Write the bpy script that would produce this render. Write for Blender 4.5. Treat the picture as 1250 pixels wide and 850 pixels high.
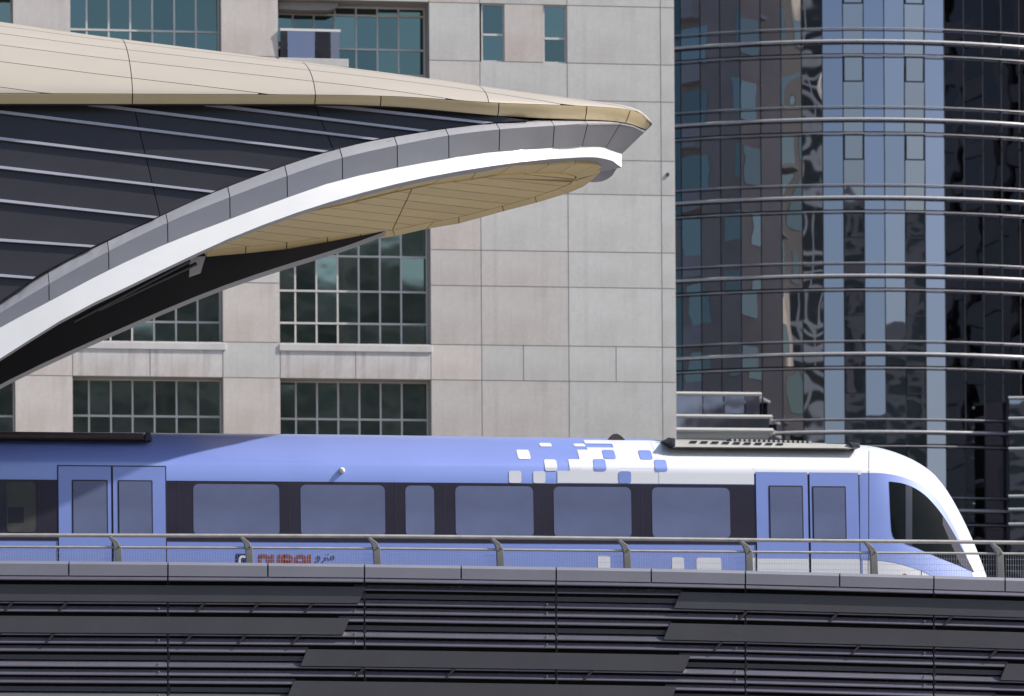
import bpy, math, random
from mathutils import Matrix, Vector
random.seed(7)
for o in list(bpy.data.objects): bpy.data.objects.remove(o)
SC = bpy.context.scene
COL = SC.collection
R = math.radians

# ------------------------------------------------------------------ camera
F = 5600.0            # focal length in photograph pixels (1250 wide)
HZ = 1105.0           # row of the horizon (verticals of the photo are parallel: shifted lens)
ROLL = R(0.35)
CAMZ = 1.6
CR, SR = math.cos(ROLL), math.sin(ROLL)
cam = bpy.data.cameras.new('camera')
cam.sensor_fit = 'HORIZONTAL'; cam.sensor_width = 36.0
cam.lens = F / 1250.0 * 36.0
cam.shift_x = 0.0; cam.shift_y = (HZ - 425.0) / 1250.0
cam.clip_start = 0.5; cam.clip_end = 5000.0
cam.dof.use_dof = True; cam.dof.focus_distance = 69.5
cam.dof.aperture_fstop = 4.2
camo = bpy.data.objects.new('camera', cam); COL.objects.link(camo)
camo.matrix_world = Matrix(((CR, SR, 0, 0), (0, 0, -1, 0), (-SR, CR, 0, CAMZ), (0, 0, 0, 1)))
SC.camera = camo

# ------------------------------------------------------------------ place frame: l along the viaduct, w away from camera, h up
YAW = R(8.5); CA, SA = math.cos(YAW), math.sin(YAW)
D0 = 70.0
def l2w(l, w, h): return (l*CA - w*SA, D0 + l*SA + w*CA, h)

# ------------------------------------------------------------------ sun, sky, exposure
SUN = Vector((1.04, -0.315, 1.02))                       # towards the sun in (l, w, h)
sv = Vector((SUN.x*CA - SUN.y*SA, SUN.x*SA + SUN.y*CA, SUN.z)).normalized()
sun = bpy.data.lights.new('sun', 'SUN'); sun.energy = 4.2; sun.angle = R(0.53); sun.color = (1.0, 0.95, 0.88)
suno = bpy.data.objects.new('sun', sun); COL.objects.link(suno)
suno.rotation_euler = sv.to_track_quat('Z', 'Y').to_euler(); suno.location = (60, -20, 120)
wd = bpy.data.worlds.new('World'); SC.world = wd; wd.use_nodes = True
nt = wd.node_tree; nt.nodes.clear()
sky = nt.nodes.new('ShaderNodeTexSky'); sky.sky_type = 'NISHITA'; sky.sun_disc = False
sky.sun_elevation = math.asin(sv.z); sky.sun_rotation = math.atan2(sv.x, sv.y)
sky.air_density = 1.0; sky.dust_density = 2.2; sky.ozone_density = 2.2
bg = nt.nodes.new('ShaderNodeBackground'); bg.inputs[1].default_value = 0.12
ow = nt.nodes.new('ShaderNodeOutputWorld')
nt.links.new(sky.outputs[0], bg.inputs[0]); nt.links.new(bg.outputs[0], ow.inputs[0])
vs = SC.view_settings; vs.view_transform = 'Standard'; vs.look = 'None'; vs.gamma = 1.0
vs.exposure = 0.55; vs.use_curve_mapping = False

# ------------------------------------------------------------------ projection helpers (photo pixel -> place)
def ray(px, py):
    u = (px-625.0)/F; v = (HZ-py)/F
    return (u*CR + v*SR, -u*SR + v*CR)
def pt(px, py, w0, k=0.0, h0=0.0):
    """point on the plane w = w0 + k*(h-h0); returns (l, w, h)"""
    U, V = ray(px, py)
    t = (w0 + D0*CA + k*(CAMZ-h0)) / (CA - U*SA - k*V)
    X, Y, Z = U*t, t, CAMZ + V*t
    return (X*CA + (Y-D0)*SA, -X*SA + (Y-D0)*CA, Z)
def pt_slope(px, py, hh, s, lref):
    """point on the sloping plane h = hh + s*(l-lref)"""
    U, V = ray(px, py)
    # CAMZ+V t = hh + s*((U t) CA + (t-D0) SA - lref)
    t = (hh - s*(D0*SA + lref) - CAMZ) / (V - s*(U*CA + SA))
    X, Y, Z = U*t, t, CAMZ + V*t
    return (X*CA + (Y-D0)*SA, -X*SA + (Y-D0)*CA, Z)
def proj(l, w, h):
    X, Y, Z = l2w(l, w, h)
    U, V = X/Y, (Z-CAMZ)/Y
    u = U*CR - V*SR; v = U*SR + V*CR
    return (625 + F*u, HZ - F*v)
def lerp_tab(tab, x):
    if x <= tab[0][0]: a, b = tab[0], tab[1]
    elif x >= tab[-1][0]: a, b = tab[-2], tab[-1]
    else:
        for i in range(len(tab)-1):
            if tab[i][0] <= x <= tab[i+1][0]: a, b = tab[i], tab[i+1]; break
    if b[0] == a[0]: return a[1]
    return a[1] + (b[1]-a[1])*(x-a[0])/(b[0]-a[0])
def smooth_tab(tab, x):
    """Catmull-Rom style smooth interpolation"""
    n = len(tab)
    if x <= tab[0][0] or x >= tab[-1][0]: return lerp_tab(tab, x)
    for i in range(n-1):
        if tab[i][0] <= x <= tab[i+1][0]: break
    def m(j):
        if j == 0: return (tab[1][1]-tab[0][1])/(tab[1][0]-tab[0][0])
        if j == n-1: return (tab[-1][1]-tab[-2][1])/(tab[-1][0]-tab[-2][0])
        a = (tab[j][1]-tab[j-1][1])/(tab[j][0]-tab[j-1][0]); b = (tab[j+1][1]-tab[j][1])/(tab[j+1][0]-tab[j][0])
        return 0 if a*b <= 0 else 2*a*b/(a+b)
    x0, y0 = tab[i]; x1, y1 = tab[i+1]; d = x1-x0; t = (x-x0)/d
    return (y0*(2*t**3-3*t*t+1) + m(i)*d*(t**3-2*t*t+t) + y1*(-2*t**3+3*t*t) + m(i+1)*d*(t**3-t*t))
def prof(tab, l, w, hg=10.0):
    """height at (l, w) such that the point projects onto the traced line"""
    h = hg
    for _ in range(4):
        px, _y = proj(l, w, h)
        h = pt(px, smooth_tab(tab, px), w)[2]
    return h

# ------------------------------------------------------------------ materials
MATS = {}
def mat(name, col, rough=0.5, metal=0.0, var=0.08, scale=3.0, bump=0.0, bscale=30.0, col2=None, stretch=None, spec=0.5, rvar=0.1, coat=0.0, objvar=0.0, coord='Object'):
    if name in MATS: return MATS[name]
    m = bpy.data.materials.new(name); m.use_nodes = True; n = m.node_tree; N = n.nodes; L = n.links
    p = N['Principled BSDF']
    p.inputs['Metallic'].default_value = metal
    p.inputs['Specular IOR Level'].default_value = spec
    if coat: p.inputs['Coat IOR'].default_value = 1.5 + 0.35*coat; p.inputs['Coat Weight'].default_value = coat; p.inputs['Coat Roughness'].default_value = 0.22
    tc = N.new('ShaderNodeTexCoord'); mp = N.new('ShaderNodeMapping')
    if stretch: mp.inputs['Scale'].default_value = stretch
    L.new(tc.outputs[coord], mp.inputs[0])
    ns = N.new('ShaderNodeTexNoise'); ns.inputs['Scale'].default_value = scale; ns.inputs['Detail'].default_value = 6.0; ns.inputs['Roughness'].default_value = 0.6
    L.new(mp.outputs[0], ns.inputs['Vector'])
    rp = N.new('ShaderNodeValToRGB'); L.new(ns.outputs['Fac'], rp.inputs[0])
    a = [max(0, c*(1-var)) for c in col]; b = [min(1, c*(1+var)) for c in col]
    if col2: a = list(col2); b = list(col)
    rp.color_ramp.elements[0].color = (*a, 1); rp.color_ramp.elements[1].color = (*b, 1)
    rp.color_ramp.elements[0].position = 0.32; rp.color_ramp.elements[1].position = 0.68
    src = rp.outputs[0]
    if objvar:
        oi = N.new('ShaderNodeObjectInfo'); hs = N.new('ShaderNodeHueSaturation')
        mr = N.new('ShaderNodeMapRange'); mr.inputs['To Min'].default_value = 1-objvar; mr.inputs['To Max'].default_value = 1+objvar
        L.new(oi.outputs['Random'], mr.inputs[0]); L.new(mr.outputs[0], hs.inputs['Value']); L.new(src, hs.inputs['Color']); src = hs.outputs[0]
    L.new(src, p.inputs['Base Color'])
    if rvar:
        rr = N.new('ShaderNodeMapRange'); rr.inputs['To Min'].default_value = max(0.0, rough-rvar*0.5); rr.inputs['To Max'].default_value = min(1, rough+rvar*0.5)
        L.new(ns.outputs['Fac'], rr.inputs[0]); L.new(rr.outputs[0], p.inputs['Roughness'])
    else: p.inputs['Roughness'].default_value = rough
    if bump:
        n2 = N.new('ShaderNodeTexNoise'); n2.inputs['Scale'].default_value = bscale; n2.inputs['Detail'].default_value = 4.0
        L.new(mp.outputs[0], n2.inputs['Vector'])
        bp = N.new('ShaderNodeBump'); bp.inputs['Strength'].default_value = bump; bp.inputs['Distance'].default_value = 0.02
        L.new(n2.outputs['Fac'], bp.inputs['Height']); L.new(bp.outputs[0], p.inputs['Normal'])
    MATS[name] = m
    return m
def streaky(name, col, dirt, amount=0.6):
    """concrete with fine grain, broad blotches and dirt running down"""
    m = bpy.data.materials.new(name); m.use_nodes = True; n = m.node_tree; N = n.nodes; L = n.links
    p = N['Principled BSDF']; p.inputs['Roughness'].default_value = 0.85; p.inputs['Specular IOR Level'].default_value = 0.25
    tc = N.new('ShaderNodeTexCoord')
    def noise(sc, det, stretch):
        mp = N.new('ShaderNodeMapping'); mp.inputs['Scale'].default_value = stretch; L.new(tc.outputs['Object'], mp.inputs[0])
        t = N.new('ShaderNodeTexNoise'); t.inputs['Scale'].default_value = sc; t.inputs['Detail'].default_value = det; t.inputs['Roughness'].default_value = 0.62
        L.new(mp.outputs[0], t.inputs['Vector']); return t
    def mix(a, b, f, mode='MIX'):
        x = N.new('ShaderNodeMix'); x.data_type = 'RGBA'; x.blend_type = mode
        for s, v in ((6, a), (7, b), (0, f)):
            if hasattr(v, 'is_linked'): L.new(v, x.inputs[s])
            else: x.inputs[s].default_value = v if s == 0 else (*v, 1)
        return x.outputs[2]
    def ramp(v, p0, p1):
        r = N.new('ShaderNodeMapRange'); r.inputs[1].default_value = p0; r.inputs[2].default_value = p1; L.new(v, r.inputs[0]); return r.outputs[0]
    blotch = noise(0.45, 5, (1, 1, 1)); streak = noise(1.0, 6, (2.2, 2.2, 0.22)); grain = noise(6.0, 8, (1, 1, 1))
    c = mix(col, dirt, ramp(blotch.outputs['Fac'], 0.42, 0.72))
    s = N.new('ShaderNodeMath'); s.operation = 'MULTIPLY'; s.inputs[1].default_value = amount
    L.new(ramp(streak.outputs['Fac'], 0.5, 0.78), s.inputs[0])
    c = mix(c, tuple(x*0.72 for x in dirt), s.outputs[0])
    c2 = mix(c, (0.5, 0.5, 0.5), 0.0)
    g = N.new('ShaderNodeMapRange'); g.inputs[3].default_value = 0.90; g.inputs[4].default_value = 1.08; L.new(grain.outputs['Fac'], g.inputs[0])
    oi = N.new('ShaderNodeObjectInfo'); og = N.new('ShaderNodeMapRange'); og.inputs[3].default_value = 0.94; og.inputs[4].default_value = 1.05; L.new(oi.outputs['Random'], og.inputs[0])
    mu = N.new('ShaderNodeMath'); mu.operation = 'MULTIPLY'; L.new(g.outputs[0], mu.inputs[0]); L.new(og.outputs[0], mu.inputs[1])
    hs = N.new('ShaderNodeHueSaturation'); L.new(c2, hs.inputs['Color']); L.new(mu.outputs[0], hs.inputs['Value'])
    L.new(hs.outputs[0], p.inputs['Base Color'])
    bp = N.new('ShaderNodeBump'); bp.inputs['Strength'].default_value = 0.25; bp.inputs['Distance'].default_value = 0.02
    L.new(grain.outputs['Fac'], bp.inputs['Height']); L.new(bp.outputs[0], p.inputs['Normal'])
    MATS[name] = m
    return m
def mirror_glass(name, tint, rough=0.02, bump=0.0, bscale=0.8, objvar=0.1, metal=1.0, stretch=(1, 1, 1)):
    """coated facade glass: tinted mirror with slightly wavy surface"""
    m = bpy.data.materials.new(name); m.use_nodes = True; n = m.node_tree; N = n.nodes; L = n.links
    p = N['Principled BSDF']; p.inputs['Metallic'].default_value = metal; p.inputs['Roughness'].default_value = rough
    oi = N.new('ShaderNodeObjectInfo'); mr = N.new('ShaderNodeMapRange'); mr.inputs[3].default_value = 1-objvar; mr.inputs[4].default_value = 1+objvar
    L.new(oi.outputs['Random'], mr.inputs[0])
    hs = N.new('ShaderNodeHueSaturation'); hs.inputs['Color'].default_value = (*tint, 1); L.new(mr.outputs[0], hs.inputs['Value']); L.new(hs.outputs[0], p.inputs['Base Color'])
    if bump:
        tc = N.new('ShaderNodeTexCoord'); t = N.new('ShaderNodeTexNoise'); t.inputs['Scale'].default_value = bscale; t.inputs['Detail'].default_value = 1.5
        mp = N.new('ShaderNodeMapping'); mp.inputs['Scale'].default_value = stretch
        ad = N.new('ShaderNodeVectorMath'); ad.operation = 'ADD'; cb = N.new('ShaderNodeMath'); cb.operation = 'MULTIPLY'; cb.inputs[1].default_value = 37.0
        L.new(oi.outputs['Random'], cb.inputs[0]); L.new(tc.outputs['Object'], ad.inputs[0]); L.new(cb.outputs[0], ad.inputs[1]); L.new(ad.outputs[0], mp.inputs[0]); L.new(mp.outputs[0], t.inputs['Vector'])
        bp = N.new('ShaderNodeBump'); bp.inputs['Strength'].default_value = 1.0; bp.inputs['Distance'].default_value = bump
        L.new(t.outputs['Fac'], bp.inputs['Height']); L.new(bp.outputs[0], p.inputs['Normal'])
    MATS[name] = m
    return m

M_blue   = mat('train_blue_paint', (0.172, 0.244, 0.60), 0.42, spec=0.9, var=0.04, scale=0.8, coat=1.0, rvar=0.06)
M_white  = mat('train_white_paint', (0.66, 0.665, 0.70), 0.30, var=0.02, scale=0.8, coat=0.6, rvar=0.06)
M_band   = mat('window_band_black', (0.030, 0.027, 0.042), 0.16, var=0.1, scale=1.5)
M_twin   = mat('train_window_film', (0.125, 0.148, 0.255), 0.07, var=0.20, scale=0.5, stretch=(0.8, 1, 1.6), objvar=0.05, spec=1.0, rvar=0.02)
M_twin2  = mat('train_dark_window', (0.060, 0.062, 0.060), 0.08, var=0.3, scale=0.9, spec=0.8, rvar=0.02)
M_seal   = mat('rubber_seal', (0.018, 0.018, 0.03), 0.6)
M_cab    = mat('cab_glass', (0.006, 0.008, 0.009), 0.05, var=0.2, scale=1.2, spec=0.08, rvar=0.02)
M_roofu  = mat('roof_unit_grey', (0.20, 0.20, 0.19), 0.55, var=0.15, scale=4)
M_roofl  = mat('roof_unit_light', (0.36, 0.355, 0.33), 0.5, var=0.1, scale=4)
M_roofd  = mat('roof_unit_dark', (0.035, 0.03, 0.03), 0.6, var=0.2, scale=5)
M_brown  = mat('roof_unit_rust', (0.10, 0.055, 0.045), 0.7, var=0.3, scale=5)
M_red    = mat('lettering_red', (0.22, 0.05, 0.03), 0.5)
M_navy   = mat('emblem_navy', (0.014, 0.016, 0.10), 0.4)
M_ink    = mat('lettering_ink', (0.03, 0.03, 0.09), 0.5)
M_gold   = mat('champagne_roof', (0.410, 0.366, 0.308), 0.48, metal=0.15, var=0.035, scale=0.7, objvar=0.025, rvar=0.08)
M_goldl  = mat('champagne_lip', (0.50, 0.405, 0.245), 0.45, metal=0.25, var=0.05, scale=0.9, objvar=0.02)
M_soff   = mat('champagne_soffit', (0.60, 0.45, 0.19), 0.5, metal=0.2, var=0.05, scale=0.8, objvar=0.05)
M_alu    = mat('grey_aluminium', (0.225, 0.225, 0.245), 0.42, metal=0.3, var=0.06, scale=1.6, objvar=0.05)
M_alul   = mat('pale_aluminium', (0.46, 0.46, 0.49), 0.42, metal=0.3, var=0.05, scale=1.6, objvar=0.03)
M_rim    = mat('white_rim_paint', (0.72, 0.715, 0.70), 0.4, var=0.03, scale=1.2)
M_dark   = mat('dark_roof_panel', (0.024, 0.021, 0.027), 0.38, var=0.15, scale=1.1, objvar=0.12)
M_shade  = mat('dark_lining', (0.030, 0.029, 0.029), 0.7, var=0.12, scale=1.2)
M_mull   = mat('roof_mullion', (0.40, 0.40, 0.46), 0.45, metal=0.3, var=0.05)
M_para   = mat('parapet_panel_grey', (0.235, 0.235, 0.275), 0.38, metal=0.35, var=0.05, scale=0.9, objvar=0.05)
M_slat   = mat('louvre_slat_dark', (0.150, 0.142, 0.180), 0.28, metal=0.45, spec=0.8, var=0.18, scale=2.2, objvar=0.12, stretch=(0.3, 1, 1))
M_board  = mat('louvre_board_dark', (0.048, 0.047, 0.055), 0.45, metal=0.1, var=0.08, scale=0.8, objvar=0.08)
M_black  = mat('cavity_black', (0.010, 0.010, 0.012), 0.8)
M_rail   = mat('galvanised_rail', (0.42, 0.40, 0.38), 0.42, metal=0.5, var=0.12, scale=6)
M_post   = mat('galvanised_post', (0.20, 0.195, 0.185), 0.5, metal=0.4, var=0.15, scale=6)
M_wire   = mat('wire_mesh_steel', (0.5, 0.5, 0.53), 0.4, metal=0.6)
M_conc   = mat('grey_concrete', (0.32, 0.31, 0.29), 0.85, var=0.12, scale=1.0, bump=0.2)
M_pgrey  = streaky('wall_panel_grey', (0.610, 0.588, 0.560), (0.525, 0.500, 0.470), 0.35)
M_pwarm  = streaky('wall_panel_warm', (0.625, 0.573, 0.534), (0.547, 0.463, 0.418), 0.45)
M_ppink  = streaky('wall_panel_rose', (0.605, 0.558, 0.525), (0.530, 0.468, 0.435), 0.45)
M_span   = streaky('spandrel_streaked', (0.632, 0.599, 0.573), (0.489, 0.412, 0.386), 0.85)
M_back   = mat('joint_grout', (0.33, 0.30, 0.285), 0.9)
M_sill   = mat('sill_pale', (0.58, 0.555, 0.53), 0.8, var=0.08, scale=1.0)
M_wfr    = mat('window_frame_pale', (0.58, 0.56, 0.53), 0.5, var=0.05)
M_pane   = mirror_glass('window_glass_teal', (0.135, 0.190, 0.180), 0.03, 0.004, 0.9, 0.22)
M_pdark  = mirror_glass('window_glass_dark', (0.26, 0.31, 0.28), 0.04, 0.003, 0.9, 0.3)
M_bglass = mirror_glass('balcony_glass', (0.30, 0.27, 0.33), 0.05, 0.008, 0.6, 0.15)
M_tglass = mirror_glass('tower_glass_blue', (0.305, 0.310, 0.375), 0.015, 0.006, 0.55, 0.07)
M_tglass2 = mirror_glass('tower_glass_wavy', (0.42, 0.41, 0.43), 0.015, 0.05, 0.22, 0.08, stretch=(1.3, 1.3, 0.8))
M_tfr    = mat('tower_mullion', (0.045, 0.045, 0.055), 0.4, metal=0.5)
M_trail  = mat('tower_steel_rail', (0.62, 0.61, 0.62), 0.35, metal=0.3, var=0.06)
M_trail2 = mat('tower_thin_rail', (0.40, 0.39, 0.41), 0.36, metal=0.4, var=0.06)
M_ground = mat('ground_paving', (0.22, 0.21, 0.195), 0.9, var=0.15, scale=0.25, bump=0.2)
M_asph   = mat('asphalt', (0.055, 0.055, 0.057), 0.85, var=0.15, scale=1.5, bump=0.3)
M_brz    = mat('bronze_cladding', (0.120, 0.098, 0.085), 0.35, var=0.15, scale=0.2)
M_brzg   = mirror_glass('bronze_glass', (0.085, 0.075, 0.072), 0.05, 0.01, 0.5, 0.2)
M_greyg  = mat('distant_glazing', (0.10, 0.125, 0.11), 0.3, var=0.35, scale=0.12)
M_tan    = mat('tan_plaster', (0.50, 0.45, 0.385), 0.9, var=0.12, scale=0.25)
M_stone  = mat('distant_stone', (0.34, 0.31, 0.275), 0.9, var=0.12, scale=0.15)
M_fin    = mat('white_balcony', (0.70, 0.68, 0.65), 0.7, var=0.06, scale=0.3)

# ------------------------------------------------------------------ object helpers
def tag(o, label, cat, group=None, kind=None):
    if label: o['label'] = label
    if cat: o['category'] = cat
    if group: o['group'] = group
    if kind: o['kind'] = kind
    return o
class Thing:
    """an Empty at the thing's base, turned with the viaduct; parts are given in (l, w, h)"""
    def __init__(s, name, label, cat, base, yaw=YAW, world=False, group=None):
        s.o = bpy.data.objects.new(name, None); COL.objects.link(s.o); s.o.empty_display_size = 0.3
        s.b = base; s.world = world
        if world: s.o.location = base; s.o.rotation_euler = (0, 0, yaw)
        else: s.o.location = l2w(*base); s.o.rotation_euler = (0, 0, YAW)
        tag(s.o, label, cat, group)
    def part(s, name, verts, faces, m, parent=None, smooth=False, bevel=0.0, solid=0.0, origin=None, kind=None, label=None):
        """verts in thing frame; mesh origin is moved to the part's own centre"""
        vs = [(v[0]-s.b[0], v[1]-s.b[1], v[2]-s.b[2]) for v in verts] if not s.world else [tuple(v) for v in verts]
        n = len(vs)
        c = origin or (sum(v[0] for v in vs)/n, sum(v[1] for v in vs)/n, sum(v[2] for v in vs)/n)
        me = bpy.data.meshes.new(name); me.from_pydata([(v[0]-c[0], v[1]-c[1], v[2]-c[2]) for v in vs], [], faces); me.update()
        me.materials.append(m)
        if smooth:
            for f in me.polygons: f.use_smooth = True
        o = bpy.data.objects.new(name, me); COL.objects.link(o)
        po = parent or s.o
        o.parent = po
        pc = Vector(parent['_c']) if parent is not None and '_c' in parent.keys() else Vector((0, 0, 0))
        o.location = Vector(c) - pc
        o['_c'] = c
        if bevel:
            b = o.modifiers.new('bevel', 'BEVEL'); b.width = bevel; b.segments = 2; b.limit_method = 'ANGLE'
        if solid:
            b = o.modifiers.new('solid', 'SOLIDIFY'); b.thickness = solid; b.offset = -1
        if kind: o['kind'] = kind
        if label: o['label'] = label
        return o
def box(l0, l1, w0, w1, h0, h1):
    v = [(l0, w0, h0), (l1, w0, h0), (l1, w1, h0), (l0, w1, h0), (l0, w0, h1), (l1, w0, h1), (l1, w1, h1), (l0, w1, h1)]
    f = [(0, 3, 2, 1), (4, 5, 6, 7), (0, 1, 5, 4), (1, 2, 6, 5), (2, 3, 7, 6), (3, 0, 4, 7)]
    return v, f
def merge(*ms):
    V, Fc = [], []
    for v, f in ms:
        n = len(V); V += list(v); Fc += [tuple(i+n for i in q) for q in f]
    return V, Fc
def prism(front, dv):
    """closed prism from a 3-D polygon (counter-clockwise seen from camera) and a depth vector"""
    n = len(front)
    V = list(front) + [(p[0]+dv[0], p[1]+dv[1], p[2]+dv[2]) for p in front]
    Fc = [tuple(range(n)), tuple(range(2*n-1, n-1, -1))] + [(i, i+n, (i+1) % n + n, (i+1) % n) for i in range(n)]
    return V, Fc
def tube(pts, r, n=8, cap=True, sq=(1, 1)):
    V, Fc = [], []
    P = [Vector(p) for p in pts]
    for i, p in enumerate(P):
        d = (P[min(i+1, len(P)-1)] - P[max(i-1, 0)]).normalized()
        a = d.cross(Vector((0, 0, 1)))
        if a.length < 1e-3: a = d.cross(Vector((0, 1, 0)))
        a.normalize(); b = a.cross(d)
        for k in range(n):
            t = 2*math.pi*k/n
            V.append(tuple(p + a*math.cos(t)*r*sq[0] + b*math.sin(t)*r*sq[1]))
    for i in range(len(P)-1):
        for k in range(n):
            Fc.append((i*n+k, i*n+(k+1) % n, (i+1)*n+(k+1) % n, (i+1)*n+k))
    if cap: Fc += [tuple(range(n-1, -1, -1)), tuple(range((len(P)-1)*n, len(P)*n))]
    return V, Fc
def grid(rows):
    """rows: list of equally long lists of points"""
    m = len(rows[0]); V = [p for r in rows for p in r]
    Fc = [(i*m+j, i*m+j+1, (i+1)*m+j+1, (i+1)*m+j) for i in range(len(rows)-1) for j in range(m-1)]
    return V, Fc
def clip_poly(poly, a, b, c):
    """keep a*x+b*y+c >= 0"""
    out = []
    for i in range(len(poly)):
        p, q = poly[i], poly[(i+1) % len(poly)]
        dp, dq = a*p[0]+b*p[1]+c, a*q[0]+b*q[1]+c
        if dp >= 0: out.append(p)
        if dp*dq < 0:
            t = dp/(dp-dq); out.append((p[0]+(q[0]-p[0])*t, p[1]+(q[1]-p[1])*t))
    return out
def area(poly):
    return 0.5*sum(poly[i][0]*poly[(i+1) % len(poly)][1]-poly[(i+1) % len(poly)][0]*poly[i][1] for i in range(len(poly)))
def rrect(x0, x1, y0, y1, r, n=4):
    P = []
    for cx, cy, a0 in ((x1-r, y1-r, 0), (x0+r, y1-r, 90), (x0+r, y0+r, 180), (x1-r, y0+r, 270)):
        for k in range(n+1):
            a = R(a0 + 90*k/n); P.append((cx+r*math.cos(a), cy+r*math.sin(a)))
    return P

# ================================================================== SETTING: ground and road
def flat(name, x0, x1, y0, y1, z, m):
    me = bpy.data.meshes.new(name); me.from_pydata([(x0, y0, z), (x1, y0, z), (x1, y1, z), (x0, y1, z)], [], [(0, 1, 2, 3)]); me.materials.append(m)
    o = bpy.data.objects.new(name, me); COL.objects.link(o); o['kind'] = 'structure'; return o
flat('ground', -2500, 2500, -2500, 2500, 0.0, M_ground)
rd = flat('road', -600, 600, -14, 14, 0.006, M_asph); rd.location = (0, 34, 0); rd.rotation_euler = (0, 0, YAW)

# ================================================================== BEIGE APARTMENT BUILDING
WB = 96.0
bl = lambda px, py=430: pt(px, py, WB)[0]
bh = lambda py, px=640: pt(px, py, WB)[2]
B = Thing('apartment_building', 'beige stone-panelled apartment block with gridded teal windows behind the train', 'building', (bl(450), WB, 0))
# floor joint heights (photo rows at x=640)
J = {k: bh(y) for k, y in dict(a=-109, b=-66, c=5.5, d=76, e=121.5, f=194, g=236, h=306.5, i=350, j=422, k=465, l=537, m=580, n=652).items()}
order = ['n', 'm', 'l', 'k', 'j', 'i', 'h', 'g', 'f', 'e', 'd', 'c', 'b', 'a']
X = {k: bl(v) for k, v in dict(w0=-140, p0a=18, wa0=88.5, wa1=272, wb0=342, wb1=526, c1=588, d1=694.5, e1=808.5, f1=825.5).items()}
X['pm'] = bl(-230)
DEP = 1.08
backing = []; GAP = 0.014
def panel(l0, l1, h0, h1, m):
    backing.append(box(l0, l1, WB+0.035, WB+DEP, h0, h1))
    v, f = box(l0+GAP, l1-GAP, WB, WB+0.033, h0+GAP, h1-GAP)
    B.part('wall_panel', v, f, m)
def column(l0, l1, mats, rows=order):
    for i in range(len(rows)-1):
        panel(l0, l1, J[rows[i]], J[rows[i+1]], mats[i % len(mats)])
column(X['p0a'], X['wa0'], [M_pwarm, M_ppink, M_pwarm])
column(X['pm'], X['w0'], [M_pwarm])
column(X['wa1'], X['wb0'], [M_pwarm, M_pgrey, M_pwarm, M_pgrey])
column(X['wb1'], X['c1'], [M_pwarm, M_ppink, M_ppink, M_pwarm, M_ppink, M_ppink, M_pwarm, M_pgrey, M_pgrey, M_ppink, M_pgrey])
# column D: two small windows in band c-d, split short band j-k
mD = dict(n=M_pgrey, m=M_pgrey, l=M_ppink, k=M_pgrey, j=M_ppink, i=M_ppink, h=M_pgrey, g=M_pgrey, f=M_pgrey, e=M_pgrey, d=M_pgrey, c=M_pgrey, b=M_pgrey)
mE = dict(n=M_pgrey, m=M_pgrey, l=M_pgrey, k=M_pgrey)
for i in range(len(order)-1):
    a, b = order[i], order[i+1]
    if a == 'k':
        xm = bl(639); panel(X['c1'], xm, J[a], J[b], M_pgrey); panel(xm, X['d1'], J[a], J[b], M_pgrey)
        xm = bl(752); panel(X['d1'], xm, J[a], J[b], M_pgrey); panel(xm, X['e1'], J[a], J[b], M_pgrey)
    elif a == 'd':
        panel(bl(615.5, 40), bl(663.5, 40), J[a], J[b], M_pwarm); panel(X['d1'], X['e1'], J[a], J[b], M_pgrey)
        panel(bl(691, 40), X['d1'], J[a], J[b], M_pgrey)
    else:
        panel(X['c1'], X['d1'], J[a], J[b], mD[a]); panel(X['d1'], X['e1'], J[a], J[b], mE.get(a, M_pgrey))
    panel(X['e1'], X['f1'], J[a], J[b], M_pgrey)
def window(l0, l1, h0, h1, cols, rows, mp, glassw=None, fr=0.044, sill=False, mats=None, lean=0.0):
    """cols / rows: mullion and transom centre lines"""
    gw = WB + (glassw if glassw is not None else DEP-0.12)
    fv = []
    outer = merge(box(l0, l0+fr, gw-0.05, gw+0.05, h0, h1), box(l1-fr, l1, gw-0.05, gw+0.05, h0, h1),
                  box(l0+fr, l1-fr, gw-0.05, gw+0.05, h1-fr, h1), box(l0+fr, l1-fr, gw-0.05, gw+0.05, h0, h0+fr))
    wo = B.part('window', outer[0], outer[1], M_wfr)
    for c in cols:
        v, f = box(c-fr*0.72, c+fr*0.72, gw-0.045, gw+0.04, h0+fr, h1-fr); B.part('mullion', v, f, M_wfr, wo)
    for r in rows:
        v, f = box(l0+fr, l1-fr, gw-0.06, gw+0.03, r-fr*0.8, r+fr*0.8); B.part('transom', v, f, M_wfr, wo)
    xs = [l0]+list(cols)+[l1]; ys = [h0]+sorted(rows)+[h1]
    for i in range(len(xs)-1):
        for j in range(len(ys)-1):
            ca, cb = xs[i]+fr*0.5, xs[i+1]-fr*0.5; da, db = ys[j]+fr*0.5, ys[j+1]-fr*0.5
            t1, t2 = random.uniform(-.006, .006), random.uniform(-.006, .006)
            v = [(ca, gw-t1-t2, da), (cb, gw+t1-t2, da), (cb, gw+t1+t2-lean*(db-da), db), (ca, gw-t1+t2-lean*(db-da), db)]
            v, f = prism(v, (0, 0.012, 0))
            B.part('pane', v, f, (mats[j] if mats else mp), wo)
    return wo
cA = [bl(x) for x in (110, 137, 163.5, 190.5, 217.5, 244)]
cB = [bl(x) for x in (364, 390, 416, 442, 468, 494)]
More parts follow.
